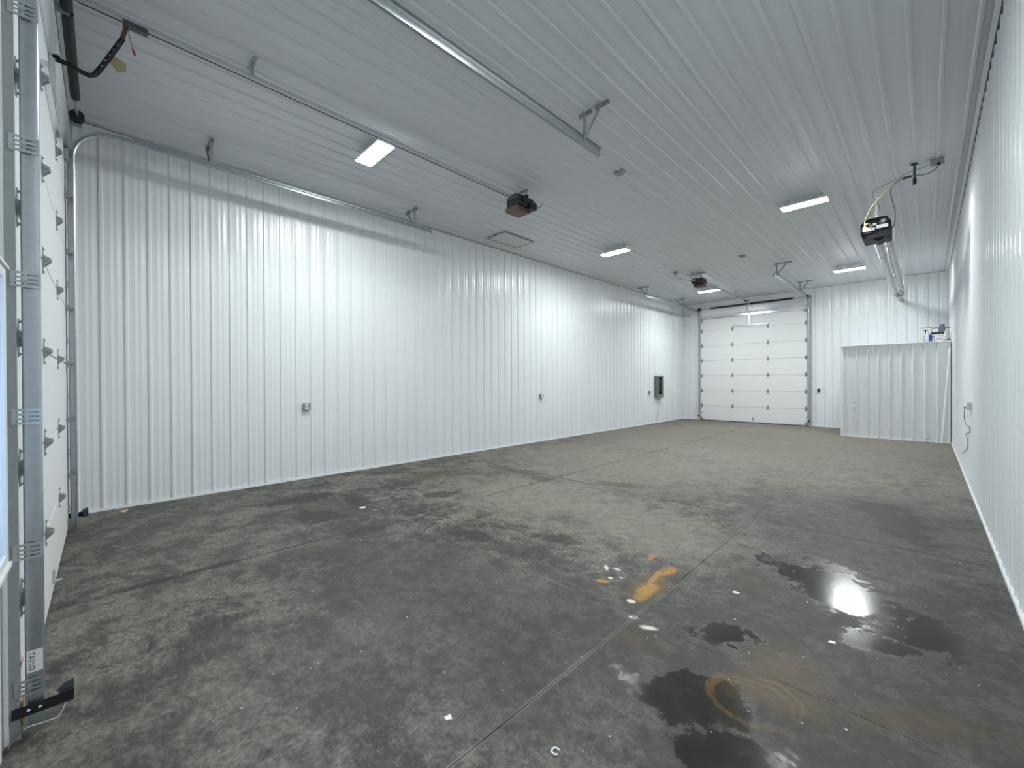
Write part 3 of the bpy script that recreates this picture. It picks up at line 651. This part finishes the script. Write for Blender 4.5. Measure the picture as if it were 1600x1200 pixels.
def junction_box(x, y, label, w=0.055, h=0.05):
    t = empty('junction_box', (x, y, H-0.08), label, 'electrical box')
    MB().box(x-w, x+w, y-0.04, y+0.04, H-0.0195-h, H-0.0195).build('box_body', 'galv_dull', t, bevel=0.004)
    MB().box(x-w-0.004, x+w+0.004, y-0.044, y+0.044, H-0.0195-h-0.005, H-0.0195-h-0.0005).build('cover_plate', 'grey', t, bevel=0.001)
    return t
junction_box(1.405, 12.25, 'small square ceiling box feeding the cord of the distant opener')
jb = junction_box(6.72, 8.92, 'grey ceiling box feeding the heater cables near the glossy wall', 0.07, 0.07)
MB().cyl((6.735, 8.86, 4.715), (6.735, 8.86, 4.75), 0.018, 10).build('cord_plug', 'black', jb)

# attic hatch
t = empty('access_hatch', (-0.02, 6.865, H), 'flat cream access hatch panel in the ceiling by the long wall', 'hatch')
zc = H-0.020
MB().box(-0.285, 0.232, 6.42, 7.31, zc-0.006, zc-0.0005).build('hatch_panel', 'hatch', t)
for q in ((-0.315, -0.288, 6.39, 7.34), (0.235, 0.262, 6.39, 7.34), (-0.287, 0.234, 6.39, 6.417), (-0.287, 0.234, 7.313, 7.34)):
    MB().box(*q, zc-0.012, zc-0.0005).build('hatch_frame', 'grey', t)

# ------------------------------------------------------------------ tube heater
HX, HZT = 6.02, 4.085
t = empty('unit_heater', (HX, 9.5, 3.95), 'black heater box hung on chains with twin metal pipes running to the end wall', 'heater')
fx0, fx1, fz0, fz1 = 5.835, 6.205, 3.955, 4.275
out = [(fx0+0.025, fz0), (fx1-0.008, fz0), (fx1, fz0+0.02), (fx1, fz1-0.09), (fx1-0.05, fz1), (fx0+0.07, fz1), (fx0, fz1-0.07), (fx0, fz0+0.09)]
bx = MB().extr([(x, 9.32, z) for x, z in out], (0, 0.42, 0)).build('burner_box', 'black', t, bevel=0.004)
rim = MB()
for i in range(len(out)):
    a, b = out[i], out[(i+1) % len(out)]; rim.bar((a[0], 9.305, a[1]), (b[0], 9.305, b[1]), 0.03, 0.008)
rim.build('front_rim', 'black', t)
MB().box(fx0+0.015, 6.015, 9.300, 9.319, 4.085, 4.14).build('control_plate', 'white', t, bevel=0.002)
MB().box(6.028, fx1-0.03, 9.300, 9.319, 4.10, 4.155).build('rating_plate', 'white', t, bevel=0.002)
MB().box(fx0+0.02, fx0+0.09, 9.300, 9.319, 4.145, 4.165).build('switch_plate', 'white', t)
MB().box(5.985, 6.03, 9.300, 9.319, 4.16, 4.195).build('valve_label', 'white', t)
MB().box(fx0+0.03, 5.975, 9.302, 9.319, 4.055, 4.062).build('indicator_strip', 'shiny', t)
bl = MB().cyl((6.115, 9.298, 4.205), (6.115, 9.319, 4.205), 0.048, 20).build('blower', 'darkgrey', t)
MB().cyl((6.115, 9.292, 4.205), (6.115, 9.298, 4.205), 0.026, 16).build('blower_hub', 'grey', bl)
MB().tube(spline([(5.885, 9.30, 4.175), (5.92, 9.27, 4.20), (5.95, 9.28, 4.18), (5.965, 9.30, 4.15)], 6), 0.016, 8).build('gas_elbow', 'yellow', t)
MB().tube(spline([(5.95, 9.295, 4.13), (5.965, 9.29, 4.10), (6.0, 9.295, 4.07)], 6), 0.004, 6).build('gas_wire', 'cable', t)
MB().extr([(5.99, 9.34, fz0-0.001), (6.13, 9.34, fz0-0.001), (6.08, 9.34, fz0-0.05), (6.03, 9.34, fz0-0.05)], (0, 0.30, 0)).build('flue_collar', 'black', t)
P1, P2 = (5.995, 4.065), (6.125, 4.125)                        # flue and air pipe axes (x, z)
for (x, z), m_, nm in ((P1, 'duct', 'flue_pipe'), (P2, 'duct', 'air_pipe')):
    y_ = 9.745
    while y_ < 16.3:
        ye_ = min(y_+1.5, 16.35)
        MB().tube([(x, y_, z), (x, ye_-0.05, z), (x, ye_-0.045, z), (x, ye_-0.002, z)], [0.050, 0.050, 0.054, 0.054], 16).build(nm, m_, t); y_ = ye_
MB().tube([(6.05, 16.352, 4.09), (6.05, 16.40, 4.09), (6.05, 16.70, 4.088), (6.05, 16.74, 4.088)], [0.115, 0.12, 0.085, 0.062], 18).build('pipe_joiner', 'duct', t)
MB().tube([(6.05, 16.742, 4.088), (6.05, 17.62, 4.088), (6.055, 17.75, 4.086), (6.068, 17.84, 4.083), (6.075, Y1-0.034, 4.082)], 0.058, 16).build('wall_pipe', 'duct', t)
for y in (10.6, 12.2, 13.8, 15.4):
    m_ = MB()
    for x, z in (P1, P2): m_.tube([(x+0.057*math.cos(a), y, z+0.057*math.sin(a)) for a in [math.pi*2*k/14 for k in range(15)]], 0.005, 5)
    m_.build('pipe_strap', 'shiny', t)
def chain(p, q, parent):
    p, q = Vector(p), Vector(q); n = max(2, int((q-p).length/0.030)); m = MB(); d = (q-p)/n; e = d.normalized()
    a = e.cross(Vector((0,1,0)) if abs(e.y) < 0.9 else Vector((1,0,0))).normalized(); c = e.cross(a)
    for i in range(n):
        o = p + d*(i+0.5); s = a if i % 2 else c; L_ = d.length*0.64
        m.tube([o-e*L_, o-e*L_*0.6+s*0.010, o+e*L_*0.6+s*0.010, o+e*L_, o+e*L_*0.6-s*0.010, o-e*L_*0.6-s*0.010, o-e*L_], 0.0048, 5)
    return m.build('chain', 'zinc', parent)
chain((6.03, 9.36, fz1), (6.03, 9.36, H-0.02), t)
for y in (10.6, 12.2, 13.8, 15.4):
    chain((P1[0]-0.055, y, P1[1]+0.02), (P1[0]-0.075, y, H-0.02), t); chain((P2[0]+0.055, y, P2[1]+0.02), (P2[0]+0.075, y, H-0.02), t)
MB().box(5.96, 6.19, Y1-0.033, Y1-0.0205, HZT-0.115, HZT+0.115).build('wall_thimble', 'trim', t, bevel=0.002)

# gas drop, cables
gp = empty('gas_drop', (6.485, 8.84, H), 'dark gas pipe stub dropping from the ceiling beside the heater', 'gas pipe')
MB().cyl((6.485, 8.84, 4.53), (6.485, 8.84, H-0.02), 0.016, 12).build('pipe_stub', 'rust', gp)
MB().cyl((6.485, 8.84, H-0.034), (6.485, 8.84, H-0.0205), 0.042, 16).build('ceiling_flange', 'black', gp)
MB().cyl((6.485, 8.84, 4.515), (6.485, 8.84, 4.60), 0.022, 12).build('drip_cap', 'black', gp)
MB().cyl((6.46, 8.84, 4.645), (6.36, 8.86, 4.645), 0.014, 10).build('gas_valve', 'darkgrey', gp)
MB().tube(spline([(6.36, 8.86, 4.645), (6.27, 8.9, 4.61), (6.12, 9.0, 4.53), (5.98, 9.12, 4.40), (5.90, 9.25, 4.27), (5.885, 9.285, 4.195)], 8), 0.0075, 8).build(
    'gas_hose', 'yellow', None, label='yellow flexible gas hose curving into the heater box', cat='hose')
MB().tube(spline([(6.735, 8.86, 4.715), (6.70, 8.86, 4.66), (6.60, 8.85, 4.625), (6.50, 8.815, 4.635), (6.36, 8.84, 4.66), (6.24, 8.92, 4.60), (6.22, 9.0, 4.50), (6.255, 9.2, 4.30), (6.245, 9.4, 4.15), (6.21, 9.45, 4.10)], 8), 0.007, 7).build(
    'power_cord', 'cable', None, label='dark power cord looping from the ceiling box to the side of the heater box', cat='cord')
MB().tube(spline([(6.648, 8.90, 4.77), (6.56, 8.88, 4.74), (6.47, 8.87, 4.735), (6.33, 8.9, 4.70), (6.14, 8.98, 4.66), (6.03, 9.0, 4.63), (6.00, 9.05, 4.57), (6.05, 9.15, 4.48), (6.07, 9.22, 4.38), (6.00, 9.26, 4.31), (5.93, 9.28, 4.27), (5.88, 9.28, 4.26)], 8), 0.004, 6).build(
    'control_wire', 'cable', None, label='thin grey control wire curling past the chain above the heater box', cat='wire')

# ------------------------------------------------------------------ low partition room
PY, PX, PH = 15.50, 4.89, 2.60
wp = MB().box(PX+0.004, XR-0.022, PY+0.004, PY+0.10, 0, PH-0.02).box(PX+0.004, PX+0.10, PY+0.1005, Y1-0.022, 0, PH-0.02).build('wall_partition', 'backing', kind='structure', label='low white ribbed partition boxing in the corner by the glossy wall', cat='wall')
make_panels(wp, 'x', ((0, PY, 0), (1,0,0), (0,0,1), (0,-1,0)), PX+0.031, XR-0.028, 0.03, PH-0.02, 'wall', 4.99, rh=0.032)
make_panels(wp, 'y', ((PX, 0, 0), (0,1,0), (0,0,1), (-1,0,0)), PY+0.03, Y1-0.03, 0.03, PH-0.02, 'wall', LEFTPH)
MB().box(PX-0.030, PX+0.03, PY-0.034, PY+0.003, 0, PH-0.022).build('corner_trim', 'trim', wp, bevel=0.002)
MB().box(PX-0.045, XR-0.022, PY-0.055, Y1-0.022, PH-0.02, PH+0.012).build('top_cap', 'trim', wp, bevel=0.003)
MB().box(PX+0.031, XR-0.022, PY-0.030, PY-0.001, 0, 0.028).build('base_channel', 'trim', wp)
def stub(x, z, name, label):
    t = empty(name, (x, PY-0.02, z), label, 'fitting')
    MB().cyl((x, PY-0.001, z), (x, PY-0.014, z), 0.030, 14).build('flange', 'white', t)
    MB().cyl((x, PY-0.0141, z), (x, PY-0.075, z), 0.015, 10).build('stem', 'white', t)
    return t
t = stub(5.165, 0.895, 'hose_valve', 'small white valve sticking out of the low partition')
MB().tube([(5.165, PY-0.065, 0.91), (5.165, PY-0.07, 0.96)], 0.006, 6).bar((5.12, PY-0.07, 0.965), (5.21, PY-0.07, 0.965), 0.02, 0.012).build('valve_handle', 'galv', t)
MB().tube([(5.165, PY-0.076, 0.895), (5.165, PY-0.095, 0.888), (5.165, PY-0.10, 0.85)], 0.014, 8).build('spout', 'white', t)
t = stub(6.605, 0.145, 'drain_stub', 'short white drain stub low on the partition')
MB().cyl((6.605, PY-0.0755, 0.145), (6.605, PY-0.11, 0.145), 0.032, 12).build('pipe_cap', 'white', t)
MB().tube([(6.885, 15.28, 0.02), (6.96, 15.40, 1.25), (7.030, 15.445, 2.42)], 0.019, 12).build('plastic_pipe', 'white', None, label='thin white plastic pipe leaning in the corner against the partition', cat='pipe')

# things on top of the partition
PT = PH+0.012
t = empty('bench_machine', (6.84, 15.80, PT), 'grey metal bench machine with a white label standing on the partition', 'machine')
MB().box(6.70, 6.985, 15.70, 15.98, 2.84, 2.985).build('machine_body', 'panelgrey', t, bevel=0.012)
MB().box(6.685, 7.00, 15.69, 15.99, 2.822, 2.8395).build('base_plate', 'black', t, bevel=0.004)
for x in (6.72, 6.95):
    for y in (15.74, 15.94): MB().cyl((x, y, PT), (x, y, 2.8215), 0.012, 8).build('leg', 'galv_dull', t)
MB().box(6.71, 6.83, 15.694, 15.6995, 2.865, 2.945).build('front_label', 'paper', t)
MB().bar((6.50, 15.72, 2.985), (6.70, 15.74, 2.998), 0.05, 0.012).build('side_table', 'blue', t)
MB().box(6.61, 6.71, 15.70, 15.80, 2.955, 2.978).build('side_ledge', 'white', t, bevel=0.003)
t = empty('blue_container', (6.90, 15.78, 2.99), 'dark blue box sitting on the grey bench machine', 'box')
MB().box(6.86, 6.945, 15.73, 15.82, 2.986, 3.06).build('container_body', 'blue', t, bevel=0.008)
MB().box(6.858, 6.862, 15.72, 15.83, 2.986, 3.075).build('container_latch', 'black', t)
MB().box(6.878, 6.91, 15.7265, 15.7295, 3.0, 3.02).build('container_label', 'paper', t)
t = empty('pump_sprayer', (6.635, 15.66, PT), 'blue pump sprayer bottle with black handle and hose loop on the partition', 'sprayer')
def lathe(cx, cy, prof, n=18):
    m = MB(); m.tube([(cx, cy, z) for r, z in prof], [r for r, z in prof], n); return m
tk = lathe(6.645, 15.64, [(0.055, PT), (0.058, PT+0.01), (0.058, PT+0.14), (0.045, PT+0.175), (0.022, PT+0.195)]).build('tank', 'paleblue', t)
lathe(6.665, 15.63, [(0.046, PT+0.0005), (0.048, PT+0.01), (0.048, PT+0.15), (0.03, PT+0.185)]).build('tank_sleeve', 'blue', tk)
lathe(6.625, 15.64, [(0.020, PT+0.19), (0.020, PT+0.215), (0.010, PT+0.245)]).build('nozzle', 'white', tk)
lathe(6.595, 15.64, [(0.008, PT+0.22), (0.010, PT+0.27), (0.009, PT+0.30)], 10).build('pump_rod', 'black', t)
MB().cyl((6.555, 15.64, PT+0.305), (6.635, 15.64, PT+0.305), 0.011, 8).build('pump_handle', 'black', t)
MB().tube(spline([(6.62, 15.62, PT+0.17), (6.575, 15.61, PT+0.14), (6.552, 15.60, PT+0.08), (6.575, 15.60, PT+0.02), (6.60, 15.60, PT+0.012)], 6), 0.006, 6).build('hose', 'cable', t)
t = empty('white_jar', (6.735, 15.68, PT), 'short white plastic jar under the bench machine', 'jar')
lathe(6.735, 15.66, [(0.032, PT), (0.033, PT+0.05), (0.030, PT+0.06)]).build('jar_body', 'white', t)
lathe(6.735, 15.66, [(0.026, PT+0.0605), (0.027, PT+0.11), (0.024, PT+0.125)]).build('jar_neck', 'white', t)
lathe(6.735, 15.66, [(0.030, PT+0.1255), (0.030, PT+0.14)]).build('jar_lid', 'black', t)
t = empty('white_carton', (6.83, 15.67, PT), 'low white carton tucked under the bench machine', 'carton')
MB().box(6.785, 6.885, 15.63, 15.70, PT, PT+0.115).build('carton_body', 'paper', t, bevel=0.003)
MB().box(6.783, 6.887, 15.628, 15.702, PT+0.06, PT+0.075).build('carton_band', 'panelgrey', t)
# crumpled clear bag
bm_ = MB(); rr = random.Random(3); n = 16
pts, rs = [], []
for i in range(9):
    k = i/8; pts.append((6.975+0.02*k+0.006*rr.uniform(-1, 1), 15.60, PT+0.33*k)); rs.append(0.064*(1-k)**0.6*0.85+0.016)
bm_.tube(pts, rs, n)
bm_.v = [(x+rr.uniform(-0.006, 0.006), y+rr.uniform(-0.006, 0.006), z) for x, y, z in bm_.v]
bag = bm_.build('plastic_bag', 'bag', None, label='crumpled whitish plastic bag tied at the top beside the bench machine', cat='bag')
MB().bar((6.97, 15.60, PT+0.335), (7.045, 15.60, PT+0.345), 0.03, 0.018).build('bag_tie', 'darkgrey', bag)
t = empty('hand_tool', (6.98, 15.50, PT), 'red handled hand tool lying in front of the plastic bag', 'tool')
MB().tube([(6.90, 15.495, PT+0.013), (6.95, 15.497, PT+0.016), (7.00, 15.50, PT+0.016)], 0.012, 8).build('handle', 'red', t)
MB().tube([(6.995, 15.50, PT+0.034), (7.03, 15.50, PT+0.018), (7.05, 15.50, PT+0.013)], 0.012, 8).build('jaw', 'black', t)
lathe(6.81, 15.49, [(0.020, PT), (0.024, PT+0.008), (0.022, PT+0.034), (0.010, PT+0.042)]).build('paper_roll', 'paper', None, label='little white roll on the front edge of the partition top', cat='roll')

# ------------------------------------------------------------------ wall outlets, panel, button
def outlet(wall, y, z, label, group='surface outlets'):
    mb_, mc_ = ('grey', 'galv_dull') if wall == 'L' else ('wirelight', 'white')
    s = 1 if wall == 'L' else -1; x = (XL if s > 0 else XR)
    t = empty('wall_outlet', (x+s*0.03, y, z), label, 'outlet', group)
    MB().box(*sorted((x+s*0.0005, x+s*0.055)), y-0.056, y+0.056, z-0.056, z+0.056).build('outlet_box', mb_, t, bevel=0.005)
    cp = MB().box(*sorted((x+s*0.0555, x+s*0.060)), y-0.058, y+0.058, z-0.058, z+0.058).build('cover_plate', mc_, t, bevel=0.001)
    for dz in (-0.026, 0.026):
        MB().box(*sorted((x+s*0.0605, x+s*0.0645)), y-0.020, y+0.020, z+dz-0.016, z+dz+0.016).build('socket', 'white', cp, bevel=0.003)
    return t
outlet('L', 2.70, 1.213, 'grey metal outlet box with white sockets on the long wall, closest to the near door')
outlet('L', 8.68, 1.219, 'grey metal outlet box midway along the long wall')
outlet('L', 14.86, 1.192, 'grey metal outlet box just beside the breaker panel')
outlet('R', 9.10, 1.235, 'pale outlet box with a plugged cord on the glossy wall')
t = empty('electrical_cord', (XR-0.05, 9.6, 0.30), 'thin grey cord hanging in loops from the outlet on the glossy wall', 'cord')
MB().tube(spline([(XR-0.066, 9.13, 1.21), (XR-0.062, 9.45, 1.19), (XR-0.030, 10.35, 1.00), (XR-0.03, 9.98, 0.91), (XR-0.03, 9.15, 0.93), (XR-0.03, 9.18, 0.85), (XR-0.03, 9.90, 0.76), (XR-0.03, 9.50, 0.70), (XR-0.03, 9.62, 0.56), (XR-0.03, 10.9, 0.33)], 10), 0.005, 7).build('cord_line', 'cable', t)
MB().box(XR-0.090, XR-0.0655, 9.10, 9.16, 1.195, 1.230).build('plug', 'grey', t, bevel=0.006)
t = empty('breaker_panel', (XL+0.05, 15.54, 0.98), 'dark grey open breaker panel on the long wall', 'breaker panel')
PB = XL+0.020
fb_ = MB()
fb_.box(PB, PB+0.004, 15.285, 15.80, 0.975, 1.825)
for q in ((15.285, 15.289, 0.975, 1.825), (15.796, 15.80, 0.975, 1.825), (15.2895, 15.7955, 0.975, 0.979), (15.2895, 15.7955, 1.821, 1.825)): fb_.box(PB+0.0045, PB+0.105, *q)
fb_.build('panel_box', 'panelgrey', t)
for q in ((15.29, 15.40, 0.98, 1.82), (15.70, 15.795, 0.98, 1.82), (15.401, 15.699, 0.98, 1.10), (15.401, 15.699, 1.76, 1.82)): MB().box(PB+0.099, PB+0.103, *q).build('front_cover', 'panelgrey', t)
MB().box(PB+0.005, PB+0.05, 15.42, 15.68, 1.12, 1.74).build('breaker_bus', 'black', t)
for k in range(9):
    for yb in (15.44, 15.555): MB().box(PB+0.0505, PB+0.09, yb, yb+0.10, 1.19+k*0.055, 1.236+k*0.055).build('breaker', 'blackplastic', t)
for k in range(5): MB().tube(spline([(PB+0.06, 15.43-0.01*k, 1.74-0.06*k), (PB+0.085, 15.415, 1.6-0.09*k), (PB+0.06, 15.43, 1.40-0.05*k)], 5), 0.005, 5).build('breaker_wire', 'cable', t)
MB().tube(spline([(XL+0.06, 15.66, 0.97), (XL+0.045, 15.62, 0.62), (XL+0.04, 15.42, 0.12), (XL+0.04, 15.36, 0.005)], 8), 0.010, 7).build('ground_cable', 'wirelight', t)
t = empty('wall_control', (3.97, Y1-0.03, 1.27), 'small black push button door control on the end wall', 'wall button')
cb = MB().box(3.935, 4.005, Y1-0.050, Y1-0.0205, 1.205, 1.335).build('control_body', 'black', t, bevel=0.006)
MB().box(3.932, 4.008, Y1-0.0200, Y1-0.0005, 1.20, 1.34).build('back_plate', 'paper', t)
for z in (1.235, 1.27, 1.305): MB().cyl((3.97, Y1-0.0505, z), (3.97, Y1-0.056, z), 0.011, 10).build('push_button', 'darkgrey', cb)

# ------------------------------------------------------------------ safety eyes at the doors
def safety_eye(x, y, s, side, z, label, length, big=False):
    t = empty('safety_sensor', (x, y, z), label, 'sensor', 'door safety eyes')
    yb = y + s*length; xa = x + side*0.0165
    m = MB(); q = sorted((y-s*0.02, yb))
    m.box(*sorted((xa, xa+side*0.003)), q[0], q[1], z-0.024, z+0.024); arm = m.build('bracket_arm', 'black', t)
    q = sorted((yb-s*0.05, yb)); hd = MB().box(*sorted((xa-side*0.045, xa-side*0.0005)), q[0], q[1], z-0.025, z+0.030).build('sensor_head', 'black', t, bevel=0.005)
    MB().extr([(xa-side*0.02, yb-s*0.06, z+0.031), (xa-side*0.02, yb, z+0.031), (xa-side*0.02, yb, z+0.068), (xa-side*0.02, yb-s*0.035, z+0.060)], (side*0.004, 0, 0)).build('bracket_tab', 'darkgrey', t)
    MB().cyl((xa-side*0.0455, yb-s*0.025, z+0.003), (xa-side*0.049, yb-s*0.025, z+0.003), 0.012, 10).build('sensor_lens', 'darkgrey', hd)
    for d in (0.03, 0.065): MB().cyl((xa+side*0.0031, y+s*d, z), (xa+side*0.0045, y+s*d, z), 0.006, 10).build('bolt', 'white', arm)
    return t
t = safety_eye(DW+0.052, 0.0, 1, 1, 0.125, 'black safety sensor bracket with pale wire on the jamb beside the window', 0.172)
MB().tube(spline([(DW+0.075, 0.145, 0.10), (DW+0.082, 0.125, 0.055), (DW+0.082, 0.09, 0.05), (DW+0.082, 0.03, 0.055), (DW+0.082, 0.015, 0.045)], 8), 0.0025, 6).build('sensor_wire', 'wirelight', t)
MB().tube(spline([(DW+0.082, 0.015, 0.045), (DW+0.088, -0.005, 0.04), (DW+0.098, -0.018, 0.02), (DW+0.115, -0.026, 0.008)], 6), 0.0035, 6).build('sensor_lead', 'cable', t)
safety_eye(-0.052, 0.0, 1, -1, 0.150, 'black safety sensor on the jamb at the foot of the long wall', 0.155)
safety_eye(DW+0.052, YD, -1, 1, 0.18, 'dark safety sensor at the foot of the distant door, partition side', 0.13)
safety_eye(-0.052, YD, -1, -1, 0.18, 'dark safety sensor at the foot of the distant door, long wall side', 0.13)

# ------------------------------------------------------------------ litter on the floor
def scrap(name, x, y, pts, label, m='paper', tilt=0.004, cat='scrap', group=None):
    mb = MB(); lo = [(x+a, y+b, 0.0004) for a, b in pts]; n = len(lo)
    hi = [(x+a, y+b, 0.0022 + tilt*(i % 2)) for i, (a, b) in enumerate(pts)]
    mb.add(lo+hi, [tuple(reversed(range(n))), tuple(range(n, 2*n))] + [(i, (i+1) % n, n+(i+1) % n, n+i) for i in range(n)])
    return mb.build(name, m, None, label=label, cat=cat, group=group)
R = random.Random(11)
scrap('paper_scrap', 4.994, 1.444, [(-0.016, -0.012), (0.010, -0.018), (0.020, 0.010), (-0.006, 0.018)], 'square white paper scrap alone on the dark slab')
mb = MB()
arc = [(5.474+0.016*math.cos(a), 1.666+0.016*math.sin(a), 0.004) for a in [math.radians(50+290*k/16) for k in range(17)]]
mb.tube(arc, 0.0042, 6).build('plastic_ring', 'white', None, label='open white plastic ring lying on the dark slab', cat='ring')
scrap('paper_scrap', 1.488, 2.641, [(-0.05, -0.03), (0.02, -0.045), (0.055, 0.0), (0.03, 0.03), (-0.02, 0.022)], 'curled white paper scrap beside the dark damp patch', tilt=0.012)
scrap('paper_scrap', 5.591, 3.687, [(-0.022, -0.018), (0.018, -0.014), (0.024, 0.012), (-0.016, 0.010)], 'folded white scrap between the orange paint and the damp patch')
scrap('paper_scrap', 6.203, 3.45, [(-0.020, -0.010), (-0.004, -0.020), (0.018, -0.008), (0.016, 0.012), (-0.010, 0.018)], 'pinkish white scrap near the glossy damp patch')
scrap('wood_chip', -0.53, 0.46, [(-0.05, -0.03), (0.06, -0.04), (0.09, 0.00), (0.03, 0.035), (-0.04, 0.02)], 'pale wood splinter at the foot of the long wall', 'wood', 0.02, 'wood chip')
scrap('wood_chip', 5.78, 2.98, [(-0.03, -0.004), (0.03, -0.008), (0.032, 0.0), (-0.03, 0.006)], 'thin dark splinter on the greasy slab', 'black', 0.003, 'wood chip')
small = [(947, 4.56, 3.514), (1, 5.379, 2.694), (2, 5.41, 2.743), (3, 5.87, 2.984), (5, 5.822, 4.406), (6, 6.106, 3.163), (7, 6.82, 5.615), (8, 0.35, 0.62), (9, 2.9, 2.55), (10, 2.75, 2.45), (11, 4.1, 1.75), (12, 3.9, 1.9), (13, 5.86, 2.66), (14, 6.0, 3.9), (15, 3.4, 2.0), (16, 4.35, 2.1), (17, 2.2, 1.2), (18, 6.35, 2.7), (19, 6.2, 2.6), (20, 6.0, 2.5), (21, 5.7, 3.3), (22, 4.9, 1.9), (23, 5.6, 1.9), (24, 5.05, 1.75)]
for k, x, y in small:
    q = R.uniform(0.003, 0.0065)
    pts = [(q*math.cos(a)*R.uniform(0.6, 1.3), q*math.sin(a)*R.uniform(0.5, 1.0)) for a in [i*math.pi*2/5 for i in range(5)]]
    scrap('white_chip', x, y, pts, 'tiny white chip lying on the concrete', 'paper', 0.002, 'chip', 'white chips strewn over the floor')
specks = MB()
for k in range(420):
    x, y = R.uniform(0.0, 6.9), R.uniform(0.4, 6.5); q = R.uniform(0.0015, 0.0038)
    specks.add([(x-q, y-q, 0.0004), (x+q, y-q*0.6, 0.0004), (x, y+q, 0.0004), (x, y, 0.0004+q)], [(0, 1, 3), (1, 2, 3), (2, 0, 3), (2, 1, 0)])
specks.build('grit', 'paper', None, label='fine pale grit scattered across the concrete', cat='grit', kind='stuff')
